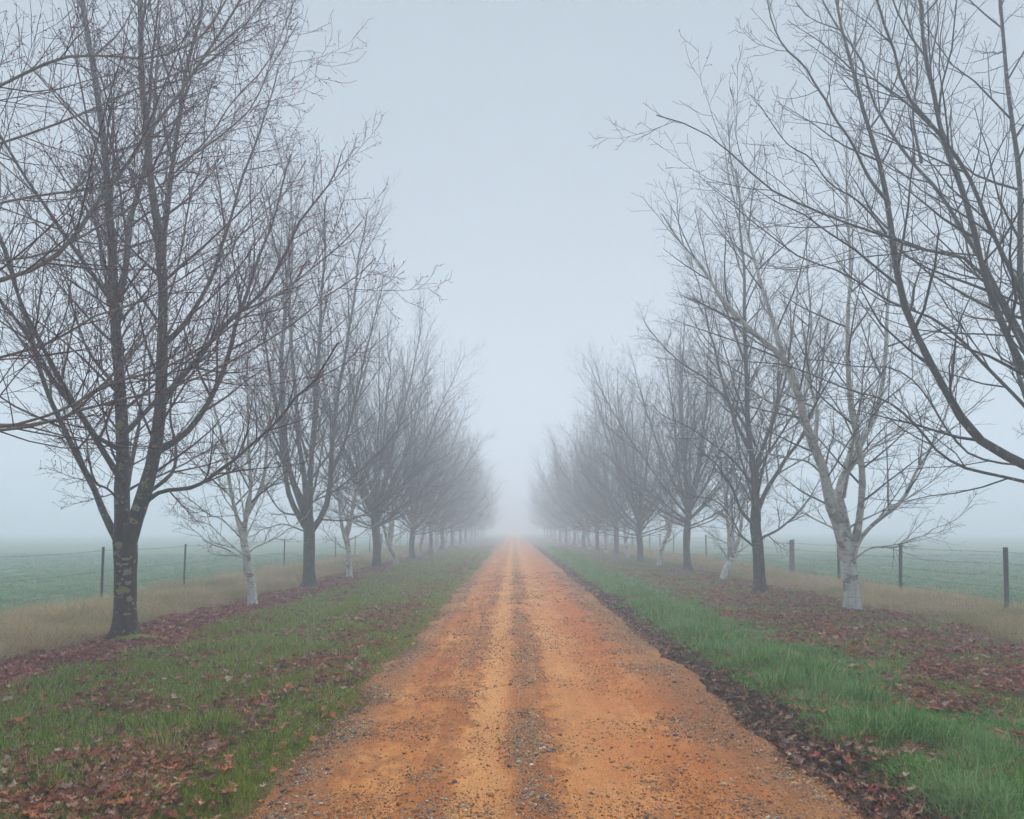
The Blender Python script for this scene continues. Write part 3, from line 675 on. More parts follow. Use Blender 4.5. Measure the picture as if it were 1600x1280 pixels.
# near maple on the right: its bole stands just past the photograph's right edge
Z0 = 8.2; X0 = 7.4; g = gh(X0, Z0); org = np.array([X0, Z0, g]); L = []
for st, uvz, r0, r1, ext in [
    (2.3, [(1535, 690, 8.2), (1480, 610, 8.2), (1440, 535, 8.2), (1415, 480, 8.2), (1401, 400, 8.2), (1392, 328, 8.3), (1384, 285, 8.3), (1370, 237, 8.4), (1351, 187, 8.4), (1339, 140, 8.5), (1320, 80, 8.5), (1300, 0, 8.6)], .095, .016, .8),
    (None, [(1390, 318, 8.3), (1364, 287, 8.2), (1336, 231, 8.1), (1307, 181, 8.0), (1294, 156, 8.0), (1260, 110, 7.9), (1223, 65, 7.9), (1198, 5, 7.8)], .035, .008, .4),
    (3.0, [(1540, 430, 7.9), (1490, 400, 7.8), (1439, 386, 7.7), (1395, 369, 7.6), (1339, 356, 7.5), (1307, 340, 7.5), (1260, 325, 7.4), (1223, 306, 7.4), (1182, 278, 7.3), (1120, 222, 7.3), (1048, 195, 7.2)], .045, .007, .1),
    (2.2, [(1540, 740, 8.5), (1485, 725, 8.6), (1439, 682, 8.7), (1417, 655, 8.8), (1395, 646, 8.8), (1364, 624, 8.9), (1323, 618, 9.0), (1285, 602, 9.1), (1230, 578, 9.2), (1150, 572, 9.3)], .040, .007, .2),
    (2.8, [(1530, 560, 8.6), (1480, 510, 8.7), (1439, 490, 8.8), (1414, 480, 8.8), (1376, 462, 8.9), (1339, 437, 9.0), (1295, 418, 9.1), (1257, 405, 9.1), (1239, 388, 9.2), (1182, 346, 9.3), (1110, 290, 9.4)], .042, .007, .2),
    (3.2, [(1520, 380, 8.8), (1470, 300, 8.9), (1439, 259, 9.0), (1401, 206, 9.1), (1379, 156, 9.1), (1367, 118, 9.2), (1360, 78, 9.2), (1339, 50, 9.2), (1308, -10, 9.3)], .06, .012, .7),
    (3.6, [(1540, 340, 7.6), (1490, 250, 7.4), (1440, 190, 7.3), (1405, 140, 7.2), (1375, 60, 7.2), (1350, -30, 7.1)], .055, .012, .7),
    (2.5, [(1545, 720, 8.8), (1500, 690, 8.8), (1440, 605, 8.9), (1390, 575, 9.0), (1330, 572, 9.0), (1280, 560, 9.1), (1215, 575, 9.2)], .03, .006, .2),
    (2.9, [(1560, 500, 7.9), (1500, 300, 7.9), (1450, 130, 8.0), (1430, 0, 8.0), (1410, -60, 8.0)], .075, .02, 1.2),
    (3.0, [(1600, 500, 8.4), (1590, 300, 8.6), (1560, 100, 8.8), (1540, -60, 8.9)], .075, .02, 1.2),
    (None, [(1440, 255, 9.0), (1425, 180, 9.0), (1430, 110, 9.1), (1410, 20, 9.1), (1400, -40, 9.1)], .03, .008, .4),
    (None, [(1385, 366, 7.6), (1350, 320, 7.5), (1295, 285, 7.4), (1250, 245, 7.3), (1200, 200, 7.3)], .022, .005, .2)]:
    P_ = [q - org for q in near_pts(uvz)]
    if st: P_ = [np.array([0, 0, st])] + P_
    d = norm(norm(P_[-1] - P_[-2]) + [0, 0, .2]); P_.append(P_[-1] + d * ext)
    L.append((P_, r0 * .62, r1 * .75))
for h0, az, rr, rise, r0 in [(2.2, .3, 2.4, 3.5, .05), (2.6, 1.3, 2.2, 4.0, .05), (3.0, 5.5, 2.2, 4.2, .05), (2.3, 4.8, 2.0, 2.5, .035), (2.1, .9, 2.4, 1.5, .025)]:
    c, s = math.cos(az), math.sin(az); st = np.array([0, 0, h0])
    L.append(([st, st + [c * rr * .2, s * rr * .2, .3], st + [c * rr * .6, s * rr * .6, rise * .5], st + [c * rr, s * rr, rise]], r0, .008))
t = build_tree(41, [(0, 0, 0), (.02, 0, 1.0), (0, 0, 2.0), (-.03, 0, 2.6), (0, 0, 3.6)], [.17, .155, .16, .15, .08], L, mm, dens=.85, twig_len=.85, buds=.14, up=.075, wig=1.8)
place(t, 'maple_tree', org, 'nearest maple on the right, long dark limbs reaching in over the verge', 'tree', MAPLE_GROUP)

# maple behind the first right birch
t, org = photo_tree(51, (1188, 930), 15.7,
    [(1188, 930), (1186, 890), (1184, 854), (1180, 820), (1181, 785)], [.15, .14, .135, .135, .10],
    [([(1181, 815), (1181, 780), (1176, 724), (1167, 668), (1165, 600), (1160, 500), (1156, 400), (1150, 330)], .10, .015, -.5, 1.0),
     ([(1182, 805), (1187, 790), (1197, 767), (1210, 747), (1229, 716), (1249, 690), (1275, 620), (1290, 540)], .065, .010, -.6, .8),
     ([(1184, 846), (1195, 838), (1212, 831), (1235, 814), (1257, 795), (1282, 770)], .04, .008, .6, .6),
     ([(1181, 826), (1172, 815), (1153, 797), (1136, 764), (1112, 735), (1080, 715)], .05, .008, -.8, .5),
     ([(1185, 862), (1178, 854), (1157, 834), (1148, 814), (1125, 783), (1100, 768), (1070, 760)], .032, .007, .8, .3),
     ([(1176, 735), (1195, 690), (1215, 630), (1230, 550), (1235, 460)], .055, .010, .8, .8),
     ([(1173, 705), (1150, 660), (1130, 600), (1110, 520), (1095, 440)], .055, .010, .6, .8),
     ([(1167, 670), (1140, 630), (1100, 590), (1060, 560), (1020, 520)], .035, .007, -1.0, .4),
     ([(1178, 760), (1150, 725), (1110, 690), (1070, 665), (1030, 650)], .035, .007, -1.2, .4),
     ([(1162, 560), (1140, 500), (1115, 440), (1100, 370)], .035, .008, -.6, .6)],
    [(2.2, 1.6, 2.2, 3.6, .045), (2.4, 4.6, 2.2, 3.4, .045), (3.0, .9, 2.2, 3.6, .035), (3.2, 5.4, 2.2, 3.4, .035), (3.8, 3.9, 2.2, 3.2, .03), (2.1, 4.1, 2.5, 1.5, .022)],
    mm, dens=1.1, up=.045, ang=37)
place(t, 'maple_tree', org, 'straight grey maple between the two nearest right-hand birches, standing in red leaves', 'tree', MAPLE_GROUP)

# the rest of both rows
maples = [generic_maple(100 + q, H=h, fork=f, n_limb=nl, R=R_, r=r, lean=le) for q, (h, f, nl, R_, r, le) in enumerate(
    [(11.2, 1.75, 25, 3.3, .165, 0), (11.7, 1.6, 24, 3.6, .16, .1), (10.5, 1.9, 26, 3.2, .15, -.1), (11.3, 1.5, 25, 3.5, .17, .15), (10.8, 1.8, 24, 3.4, .155, 0)])]
birches = [generic_birch(200 + q, H=h, fork=f, R=R_, r=r, kink=kk) for q, (h, f, R_, r, kk) in enumerate(
    [(7.0, 1.25, 1.8, .085, .16), (7.8, .8, 2.0, .10, .30), (7.4, 1.4, 1.9, .09, .2), (6.6, 1.1, 1.7, .08, .25)])]
ORD = ['first', 'second', 'third', 'fourth', 'fifth', 'sixth', 'seventh', 'eighth', 'ninth', 'tenth', 'eleventh', 'twelfth', 'thirteenth', 'fourteenth', 'fifteenth', 'sixteenth', 'seventeenth', 'eighteenth']
rr = random.Random(5)
# (kind, base u, depth, own mesh, turn)
left_row = [('b', 546, 20.2), ('m', 588, 25.6), ('b', 620, 28.5), ('m', 645, 33.0), ('b', 655.5, 36.5), ('m', 672, 41.0), ('b', 680, 44.0), ('m', 691, 48.5), ('b', 697, 52.0), ('m', 706, 56.5), ('b', 712, 60.5), ('m', 719, 65.0), ('b', 723, 69.0), ('m', 728, 74.0), ('b', 732, 78.5), ('m', 736, 83.5), ('b', 739, 88.0), ('m', 742, 93.0), ('b', 745, 98), ('m', 747, 103), ('m', 752, 113), ('m', 756, 123)]
right_row = [('b', 1130, 19.9), ('m', 1075, 24.5), ('b', 1029, 26.6), ('m', 1000, 30.5), ('b', 981, 33.0), ('m', 963, 37.0), ('b', 947, 40.0), ('m', 933, 43.5), ('b', 922, 47.0), ('m', 913, 51.0), ('b', 905, 55.0), ('m', 897, 59.0), ('b', 890, 63.5), ('m', 885, 68.0), ('b', 880, 72.5), ('m', 875, 77.5), ('b', 871, 82.5), ('m', 867, 88.0), ('m', 861, 98.0), ('m', 856, 108.0), ('m', 851, 118.0)]
for side, row in (('left', left_row), ('right', right_row)):
    nm_, nb_ = (2, 1) if side == 'left' else (2, 1)
    for q, (kd, u, Z) in enumerate(row):
        X = (u - VX) / FPX * Z; loc = (X, Z, gh(X, Z))
        if kd == 'm':
            nm_ += 1
            lab = f'{ORD[nm_ - 1]} bare maple from the camera in the {side} row' + (', fading into the fog' if Z > 60 else ', half veiled by fog' if Z > 35 else '')
            place(maples[(q // 2 + (0 if side == 'left' else 2)) % 5], 'maple_tree', loc, lab, 'tree', MAPLE_GROUP, rr.random() * 6.28, rr.uniform(.88, 1.08))
        else:
            nb_ += 1
            lab = f'{ORD[nb_ - 1]} white-stemmed birch from the lichen-covered maple along the left row' if side == 'left' else f'{ORD[nb_ - 1]} white-stemmed birch from the camera in the right row'
            place(birches[(q // 2 + (0 if side == 'left' else 1)) % 4], 'birch_tree', loc, lab, 'tree', BIRCH_GROUP, rr.random() * 6.28, rr.uniform(.9, 1.08))

# ---------------------------------------------------------------- fences
def fence(side, xf, depths, strainers, wires, label, lean, rng):
    e = bpy.data.objects.new('wire_fence', None); C.objects.link(e); e.location = (xf, depths[0], gh(xf, depths[0]))
    tag(e, label, 'fence'); org = np.array(e.location)
    tops = []
    for q, Z in enumerate(depths):
        x = xf + rng.normal(0, .04); g = gh(x, Z); big = Z in strainers
        hgt = (1.28 if not big else 1.34) + rng.normal(0, .03)
        lx, ly = lean + rng.normal(0, .015), rng.normal(0, .02)
        if side == 'left' and not big:      # Y-section steel picket
            a = .030; prof = []
            for s in range(3):
                an = math.pi / 2 + s * 2.0944
                c0, s0 = math.cos(an), math.sin(an); t_ = .005
                prof += [(c0 * a - s0 * -t_, s0 * a + c0 * -t_), (c0 * a - s0 * t_, s0 * a + c0 * t_)]
                an2 = an + 1.0472; prof.append((math.cos(an2) * .008, math.sin(an2) * .008))
            mat = M['steel_post']
        else:
            rad = (.085 if big else .042); n = 10
            prof = [(math.cos(s / n * 6.283) * rad * rng.uniform(.93, 1.07), math.sin(s / n * 6.283) * rad * rng.uniform(.93, 1.07)) for s in range(n)]
            mat = M['old_wood'] if big else M['steel_post'] if q % 3 else M['old_wood']
            if side == 'right' and not big: mat = M['steel_post']
        n = len(prof); V, F = [], []
        for lv, hz in enumerate((-.35, hgt * .33, hgt * .7, hgt)):
            for (a, b) in prof: V.append((a + lx * max(hz, 0), b + ly * max(hz, 0), hz + (0 if lv < 3 else (a * .25 if big else 0))))
        for lv in range(3):
            for s in range(n): F.append((lv * n + s, lv * n + (s + 1) % n, (lv + 1) * n + (s + 1) % n, (lv + 1) * n + s))
        F.append([3 * n + s for s in range(n)])
        me = bpy.data.meshes.new('post'); me.from_pydata(V, [], F); me.materials.append(mat)
        p = link('post', me, e, np.array([x, Z, g]) - org)
        if big: p['label'] = 'wide weathered grey strainer post with a slanted top'
        tops.append((x, Z, g, lx, ly))
    for w, (hw, barbed) in enumerate(wires):
        line = []; barb = []
        for (x, Z, g, lx, ly), (x2, Z2, g2, lx2, ly2) in zip(tops[:-1], tops[1:]):
            sag = rng.uniform(.01, .045)
            for s in np.linspace(0, 1, 9)[:-1]:
                line.append((x + (x2 - x) * s + lx * hw - .03 * (1 if side == 'right' else -1), Z + (Z2 - Z) * s, g + (g2 - g) * s + hw - sag * 4 * s * (1 - s)))
        line.append((tops[-1][0], tops[-1][1], tops[-1][2] + hw)); line = np.array(line) - org
        r = np.full(len(line), .0032)
        G = [(line[None], r[None], 5)]
        V, Qd = tubes(G); wr = link('wire', quad_mesh('wire', V, Qd, M['wire']), e)
        if barbed:
            L_ = np.r_[0, np.cumsum(np.linalg.norm(np.diff(line, axis=0), axis=1))]
            s = np.arange(.05, min(L_[-1], 26), .13); P_ = np.stack([np.interp(s, L_, line[:, a]) for a in range(3)], -1)
            d = norm(rng.normal(size=P_.shape)) * .024
            B = np.stack([P_ - d, P_ + d], 1); V, Qd = tubes([(B, np.full(B.shape[:2], .0032), 4)])
            b = link('barbs', quad_mesh('barbs', V, Qd, M['wire']), wr); b['kind'] = 'stuff'
    return e
rf = np.random.default_rng(77)
W = [(1.20, True), (.92, False), (.66, False), (.42, False), (.20, False)]
fence('left', -9.05, [9.8, 13.3, 16.8, 20.4, 23.8, 27.3, 30.9, 34.5, 38.2, 41.5, 44.8, 48.3, 51.5, 55, 58.5, 62, 65.5, 69, 73, 77, 81], (41.5,), [(1.20, True), (.75, True), (.42, False)], 'wire fence on thin dark steel posts along the left pasture', .03, rf)
fence('right', 10.0, [9.2, 12.4, 15.6, 18.7, 21.9, 25.0, 28.1, 31.6, 35, 38.2, 41.5, 44.6, 48, 51, 54.5, 58, 61.5, 65, 69, 73, 77], (21.9, 51), [(1.18, True), (.95, True), (.70, True), (.46, True), (.24, True)], 'five-strand barbed wire fence along the right pasture with one wide wooden post', -.015, rf)

# ---------------------------------------------------------------- ground cover
lib = bpy.data.collections.new('library')
def lib_obj(name, me): o = bpy.data.objects.new(name, me); return o

def clump(rng, n, rad, h0, h1, w, bend, mat, name, segs=4):
    V, F = [], []
    for b in range(n):
        a = rng.random() * 6.28; r = rad * math.sqrt(rng.random()); bx, by = math.cos(a) * r, math.sin(a) * r
        az = a + rng.normal(0, .9); h = rng.uniform(h0, h1); bd = bend * rng.uniform(.3, 1.4) ; ww = w * rng.uniform(.6, 1.25)
        c, s = math.cos(az), math.sin(az); tw = rng.normal(0, .6); cx, cyy = -math.sin(az + tw), math.cos(az + tw)
        i0 = len(V); ang = rng.normal(.12, .12); x = z = 0.0
        for k_ in range(segs + 1):
            f = k_ / segs; wk = ww * (1 - f ** 1.6) * .5
            p = (bx + c * x, by + s * x, z - .01)
            if k_ < segs:
                V.append((p[0] - cx * wk, p[1] - cyy * wk, p[2])); V.append((p[0] + cx * wk, p[1] + cyy * wk, p[2]))
            else: V.append(p)
            x += math.sin(ang) * h / segs; z += math.cos(ang) * h / segs; ang += bd / segs
        for k_ in range(segs - 1): F.append((i0 + 2 * k_, i0 + 2 * k_ + 1, i0 + 2 * k_ + 3, i0 + 2 * k_ + 2))
        F.append((i0 + 2 * segs - 2, i0 + 2 * segs - 1, i0 + 2 * segs))
    me = bpy.data.meshes.new(name); me.from_pydata(V, [], F); me.materials.append(mat)
    at = me.attributes.new('blade', 'FLOAT', 'POINT'); per = 2 * segs + 1
    at.data.foreach_set('value', np.repeat(rng.random(n), per).astype(np.float32))
    return me

def leaf_mesh(rng, mat, name, curl=.5):
    # five-lobed outline, folded along the midrib and curled at the tips
    out = [(0, -.5), (.10, -.36), (.34, -.40), (.28, -.22), (.52, -.08), (.34, .02), (.40, .26), (.17, .20), (0, .56), (-.17, .20), (-.40, .26), (-.34, .02), (-.52, -.08), (-.28, -.22), (-.34, -.40), (-.10, -.36)]
    V = [(0, -.25, 0), (0, .05, 0)]
    cx, cyy, ph = rng.uniform(.3, 1) * curl, rng.uniform(-.6, 1) * curl, rng.random() * 6.28
    for (x, y) in out:
        x *= rng.uniform(.70, 1.2); y *= rng.uniform(.8, 1.15)
        V.append((x * (1 - .25 * abs(cx)), y, .55 * cx * abs(x) ** 1.3 * 1.5 + cyy * y * y * .7 + .09 * curl * math.sin(5 * (x + y) + ph) + rng.normal(0, .035)))
    n = len(out); F = []
    for q in range(n):
        a, b = 2 + q, 2 + (q + 1) % n
        F.append((1 if 4 <= q < 12 else 0, a, b))
    F += [(0, 1, 6), (1, 0, 14)]
    me = bpy.data.meshes.new(name); me.from_pydata(V, [], F); me.materials.append(mat)
    return me

def pebble_mesh(rng, mat, name, sub=1):
    import bmesh
    bm = bmesh.new(); bmesh.ops.create_icosphere(bm, subdivisions=sub, radius=1)
    ax = np.array([rng.uniform(.8, 1.25), rng.uniform(.7, 1.05), rng.uniform(.42, .7)])
    for v in bm.verts:
        f = rng.uniform(.82, 1.12); v.co = Vector((v.co.x * ax[0] * f, v.co.y * ax[1] * f, v.co.z * ax[2] * f))
    me = bpy.data.meshes.new(name); bm.to_mesh(me); bm.free(); me.materials.append(mat)
    me.polygons.foreach_set('use_smooth', [sub > 1] * len(me.polygons))
    return me

def scatter(name, pts, rot, scl, pick, meshes, label):
    col = bpy.data.collections.new(name + '_pieces')
    for q, me in enumerate(meshes):
        o = bpy.data.objects.new(f'{name}_piece_{q:02d}', me); col.objects.link(o)
    me = bpy.data.meshes.new(name)
    n = len(pts); me.vertices.add(n); me.vertices.foreach_set('co', np.ascontiguousarray(pts, np.float32).ravel())
    for an, ty, key, data in (('rot', 'FLOAT_VECTOR', 'vector', rot), ('scl', 'FLOAT_VECTOR', 'vector', scl), ('pick', 'INT', 'value', pick)):
        at = me.attributes.new(an, ty, 'POINT'); at.data.foreach_set(key, np.ascontiguousarray(data, np.int32 if ty == 'INT' else np.float32).ravel())
    ob = link(name, me); tag(ob, label, None, None, 'stuff')
    ng = bpy.data.node_groups.new(name, 'GeometryNodeTree')
    ng.interface.new_socket('Geometry', in_out='INPUT', socket_type='NodeSocketGeometry'); ng.interface.new_socket('Geometry', in_out='OUTPUT', socket_type='NodeSocketGeometry')
    gi, go = ng.nodes.new('NodeGroupInput'), ng.nodes.new('NodeGroupOutput')
    ip = ng.nodes.new('GeometryNodeInstanceOnPoints'); ci = ng.nodes.new('GeometryNodeCollectionInfo')
    ci.inputs['Collection'].default_value = col; ci.inputs['Separate Children'].default_value = True; ci.inputs['Reset Children'].default_value = True
    def attr(nm, ty):
        a = ng.nodes.new('GeometryNodeInputNamedAttribute'); a.data_type = ty; a.inputs[0].default_value = nm
        return next(o for o in a.outputs if o.enabled and o.name == 'Attribute')
    e2r = ng.nodes.new('FunctionNodeEulerToRotation')
    lk = ng.links.new
    lk(gi.outputs[0], ip.inputs['Points']); lk(ci.outputs[0], ip.inputs['Instance'])
    ip.inputs['Pick Instance'].default_value = True
    lk(attr('pick', 'INT'), ip.inputs['Instance Index']); lk(attr('rot', 'FLOAT_VECTOR'), e2r.inputs[0]); lk(e2r.outputs[0], ip.inputs['Rotation']); lk(attr('scl', 'FLOAT_VECTOR'), ip.inputs['Scale'])
    lk(ip.outputs[0], go.inputs[0])
    md = ob.modifiers.new('scatter', 'NODES'); md.node_group = ng
    return ob

rs = np.random.default_rng(2024)
def candidates(n, x0, x1, y0, y1, p):
    """positions, thicker near the camera (density falls as depth to the power p)"""
    u = rs.random(n)
    if abs(p - 1) < 1e-6: y = y0 * (y1 / y0) ** u
    else: y = (y0 ** (1 - p) + u * (y1 ** (1 - p) - y0 ** (1 - p))) ** (1 / (1 - p))
    x = x0 + (x1 - x0) * rs.random(n)
    ok = np.abs(x) < y * 1.02 + 2.5
    return x[ok], y[ok]
def band(x, a, b, s): return sstep(a - s, a + s, x) * (1 - sstep(b - s, b + s, x))

def bump_noise(x, y, f, s): return fbm(x * f, y * f, s)

# how thick the fallen leaves lie
def sway(x, y):
    return x + sstep(2.5, 3.4, np.abs(x)) * 1.3 * (bump_noise(x, y, .55, 39) - .5)
def leaf_cover(x, y):
    x = sway(x, y)
    n = bump_noise(x, y, 1.6, 31); n2 = bump_noise(x, y, .5, 33)
    a = band(x, -6.35, -5.05 - .35 * (n2 - .5), .18) * 1.0
    b = band(x, -2.80, -2.05, .22) * sstep(.38, .60, n * .6 + n2 * .4 + .04) * .9
    c = band(x, 2.02, 2.32 + .22 * n, .10) * (.25 + .75 * sstep(.34, .56, n))
    d = band(x, 4.8, 7.35, .6) * (.18 + .82 * sstep(.32, .70, n))
    e = band(x, 3.5, 4.9, .4) * sstep(.36, .60, n) * .7
    f = (band(x, -5.1, -1.8, .2) + .5 * band(x, 2.3, 3.7, .2)) * sstep(.42, .64, n) * .36 + .035
    return np.clip(np.maximum.reduce([a, b, c, d, e, f]), 0, 1)
def grass_cover(x, y):
    el, er = edge_l(y), edge_r(y); lc = leaf_cover(x, y); x = sway(x, y)
    n = bump_noise(x, y, 1.1, 41)
    l = band(x, -5.1, 0, .2) * sstep(-.02, .22, el - x + .22 * (bump_noise(x, y, 4, 47) - .5)); r = band(x, 2.40, 4.6, .2) * sstep(.05, .42, x - er + .5 * (bump_noise(x, y, 1.7, 48) - .5)) + band(x, 4.4, 7.1, .4) * .9 * sstep(.28, .50, n)
    return np.clip((l + r) * (1 - np.where(x > 3.4, .45, .80) * lc), 0, 1)

def rz(n, tilt=.15): return np.stack([rs.normal(0, tilt, n), rs.normal(0, tilt, n), rs.random(n) * 6.283], -1)

# left verge sward
M['moss_grass'] = random_colour('moss_grass', [(0, (.10, .17, .014)), (.4, (.22, .32, .026)), (.75, (.36, .44, .050)), (1, (.50, .48, .12))], 20, .45, blade=True)
cl = [clump(rs, 26, .085, .035, .085, .0070, 1.5, M['grass'], 'tuft', 3) for _ in range(6)] + [clump(rs, 22, .07, .08, .15, .0065, 1.3, M['grass'], 'tuft') for _ in range(3)]
x, y = candidates(46000, -5.6, -1.3, 2.8, 48, 1.05)
keep = rs.random(len(x)) < grass_cover(x, y); x, y = x[keep], y[keep]
tall = (bump_noise(x, y, .8, 44) > .55) & (x < -2.2)
pick = np.where(tall & (rs.random(len(x)) < .5), rs.integers(6, 9, len(x)), rs.integers(0, 6, len(x)))
cl += [clump(rs, 26, .085, .025, .06, .0070, 1.6, M['moss_grass'], 'tuft', 3) for _ in range(3)]
pick = np.where(rs.random(len(x)) < .85 * (1 - sstep(.25, .75, edge_l(y) - x)), rs.integers(9, 12, len(x)), pick)
s = rs.uniform(.7, 1.25, len(x)) * (1 + np.clip(y - 6, 0, 60) * .022) * (.6 + .4 * sstep(0, .5, edge_l(y) - x))
hs = s * np.where(y > 15, .8, 1) * (.5 + 1.1 * sstep(.25, .75, bump_noise(x, y, 2.3, 46)))
scatter('verge_grass', np.stack([x, y, ground_h(x, y)], -1), rz(len(x)), np.stack([s, s, hs], -1), pick, cl, 'short green grass on the left verge of the road')
n_left = len(x)

# right verge: lush long grass along the road, thin among the leaves
cl = [clump(rs, 28, .085, .06, .15, .0070, 1.7, M['lush_grass'], 'tuft', 3) for _ in range(6)] + [clump(rs, 26, .08, .12, .24, .0075, 1.9, M['lush_grass'], 'tuft') for _ in range(4)]
x, y = candidates(50000, 2.0, 7.6, 2.8, 48, 1.05)
keep = rs.random(len(x)) < grass_cover(x, y); x, y = x[keep], y[keep]
lush = band(x, 2.5, 3.5, .25)
pick = np.where(x > 4.3, rs.integers(10, 13, len(x)), 0) + np.where(x > 4.3, 0, np.where(rs.random(len(x)) < lush * .55, rs.integers(6, 10, len(x)), rs.integers(0, 6, len(x))))
cl += [clump(rs, 20, .09, .04, .10, .0068, 1.5, M['grass'], 'tuft', 3) for _ in range(3)]
s = rs.uniform(.7, 1.2, len(x)) * (1 + np.clip(y - 6, 0, 60) * .022)
zs = s * np.where(x > 4.3, .9, .40 + .65 * lush) * (.45 + 1.15 * sstep(.25, .75, bump_noise(x, y, 2.1, 45)))
scatter('lush_verge_grass', np.stack([x, y, ground_h(x, y)], -1), rz(len(x)), np.stack([s, s, zs], -1), pick, cl, 'long lush green grass on the right verge of the road')
n_right = len(x)

# dry grass under both fences
cl = [clump(rs, 34, .13, .18, .46, .0060, 1.2, M['dry_grass'], 'tuft', 5) for _ in range(7)]
xa, ya = candidates(19000, -10.2, -6.1, 5, 60, 1.0); xb, yb = candidates(19000, 7.1, 11.2, 5, 60, 1.0)
x = np.r_[xa, xb]; y = np.r_[ya, yb]
cov = np.maximum(band(x, -9.4, -6.45, .25), band(x, 7.45, 10.3, .3)) * (.12 + .95 * sstep(.30, .62, bump_noise(x, y, 1.2, 51)))
keep = rs.random(len(x)) < cov; x, y = x[keep], y[keep]
s = rs.uniform(.6, 1.2, len(x)) * (1 + np.clip(y - 10, 0, 60) * .012) * np.where(x > 0, .85, 1)
zz = s * (.30 + .85 * bump_noise(x, y, .9, 52))
scatter('dry_grass', np.stack([x, y, ground_h(x, y)], -1), rz(len(x), .12), np.stack([s, s, zz], -1), rs.integers(0, 7, len(x)), cl, 'straw-coloured dry grass standing under both fences')
n_dry = len(x)

# grazed pasture beyond the fences
cl = [clump(rs, 40, .16, .03, .09, .009, 1.4, M['field_grass'], 'tuft', 3) for _ in range(4)]
xa, ya = candidates(10000, -36, -9.2, 9, 40, 1.2); xb, yb = candidates(10000, 10.2, 36, 9, 40, 1.2)
x = np.r_[xa, xb]; y = np.r_[ya, yb]
s = rs.uniform(.8, 1.5, len(x)) * (1 + np.clip(y - 12, 0, 60) * .02)
scatter('pasture_grass', np.stack([x, y, ground_h(x, y)], -1), rz(len(x)), np.stack([s, s, s * .8], -1), rs.integers(0, 4, len(x)), cl, 'frosty green pasture grass beyond the fences')

# fallen leaves
leaf_sets = {'brown': [leaf_mesh(rs, M['leaf'], 'leaf', .95) for _ in range(6)], 'red': [leaf_mesh(rs, M['red_leaf'], 'leaf', .75) for _ in range(6)], 'dark': [leaf_mesh(rs, M['dark_leaf'], 'leaf', .7) for _ in range(4)]}
all_leaf = leaf_sets['brown'] + leaf_sets['red'] + leaf_sets['dark']
x, y = candidates(360000, -7.2, 8.2, 2.7, 60, 1.45)
keep = (rs.random(len(x)) < leaf_cover(x, y)) & ((x < edge_l(y) - .08) | (x > edge_r(y) - .05)); x, y = x[keep], y[keep]
redz = np.maximum(band(x, -6.6, -4.9, .3), band(x, 5.0, 7.8, .5) * .75)
darkz = band(x, 1.9, 2.5, .08) * .8
u = rs.random(len(x))
redz = redz * np.where(x > 0, .45, .62)
pick = np.where(u < redz, rs.integers(6, 12, len(x)), np.where(u < np.maximum(redz, darkz), rs.integers(12, 16, len(x)), rs.integers(0, 6, len(x))))
s = np.where(rs.random(len(x)) < .25, rs.uniform(.07, .11, len(x)), rs.uniform(.03, .07, len(x))) * (1 + np.clip(y - 9, 0, 60) * .012)
on_grass = grass_cover(x, y)
z = ground_h(x, y) + .012 + rs.random(len(x)) * (.03 + .05 * on_grass) + .05 * sstep(.5, .75, bump_noise(x, y, 2.3, 37)) * (1 - on_grass) * (np.abs(x) > 4)
rot = rz(len(x), .40)
# the 300 that show largest are things of their own
px_size = np.where((np.abs((x / y) * FPX) < 640) & (y > 3.5) & (FPX * (CAM_H - z) / y < 450), s / y, 0)
order = np.argsort(-px_size); near = order[:300]; rest = np.setdiff1d(np.arange(len(x)), near)
scatter('leaf_litter', np.stack([x, y, z], -1)[rest], rot[rest], np.repeat(s[rest, None], 3, 1), pick[rest], all_leaf, 'carpet of fallen brown and red leaves along both verges')
n_leaf = len(x)
tones = {'chestnut brown': ((.27, .10, .058), (.36, .15, .085)), 'rust orange': ((.40, .13, .042), (.50, .19, .065)), 'pale tan': ((.40, .26, .19), (.50, .35, .26)), 'dark brown': ((.13, .068, .050), (.20, .11, .08)), 'wine red': ((.28, .065, .065), (.36, .095, .085))}
single = {}
for tn, (c0, c1) in tones.items():
    m_ = plain('leaf_' + tn.replace(' ', '_'), c0, c1, 3, .8)
    single[tn] = []
    for lm in all_leaf[:5]:
        c_ = lm.copy(); c_.materials.clear(); c_.materials.append(m_); single[tn].append(c_)
for q in near:
    kd = pick[q]; w = [.42, .16, .16, .20, .06] if kd < 6 else [.2, .05, .1, .15, .5] if kd < 12 else [.12, .02, .06, .74, .06]
    tn = list(tones)[int(rs.choice(5, p=w))]
    o = bpy.data.objects.new('fallen_leaf', single[tn][int(rs.integers(0, 5))]); C.objects.link(o)
    o.location = (x[q], y[q], z[q]); o.rotation_euler = tuple(rot[q]); o.scale = (s[q],) * 3
    far_ = 'at the very bottom' if y[q] < 4.4 else 'farther up'
    if x[q] < -2.85: where = 'among the green grass of the left verge'
    elif x[q] < -2.0: where = 'in the left verge leaf strip'
    elif x[q] < 0: where = 'beside the left road edge'
    elif x[q] < 2.5: where = 'in the dark right-hand roadside strip'
    else: where = 'in the long grass of the right verge'
    size_ = 'large' if s[q] > .088 else 'small'
    if far_ == 'at the very bottom' and 'strip' not in where: far_ = 'close by'
    if where.startswith('among'): where = 'among the left verge grass'
    tag(o, f'{size_} {tn} leaf {where}, {far_}', 'leaf', f'{size_} {tn} leaves {where}, {far_}')

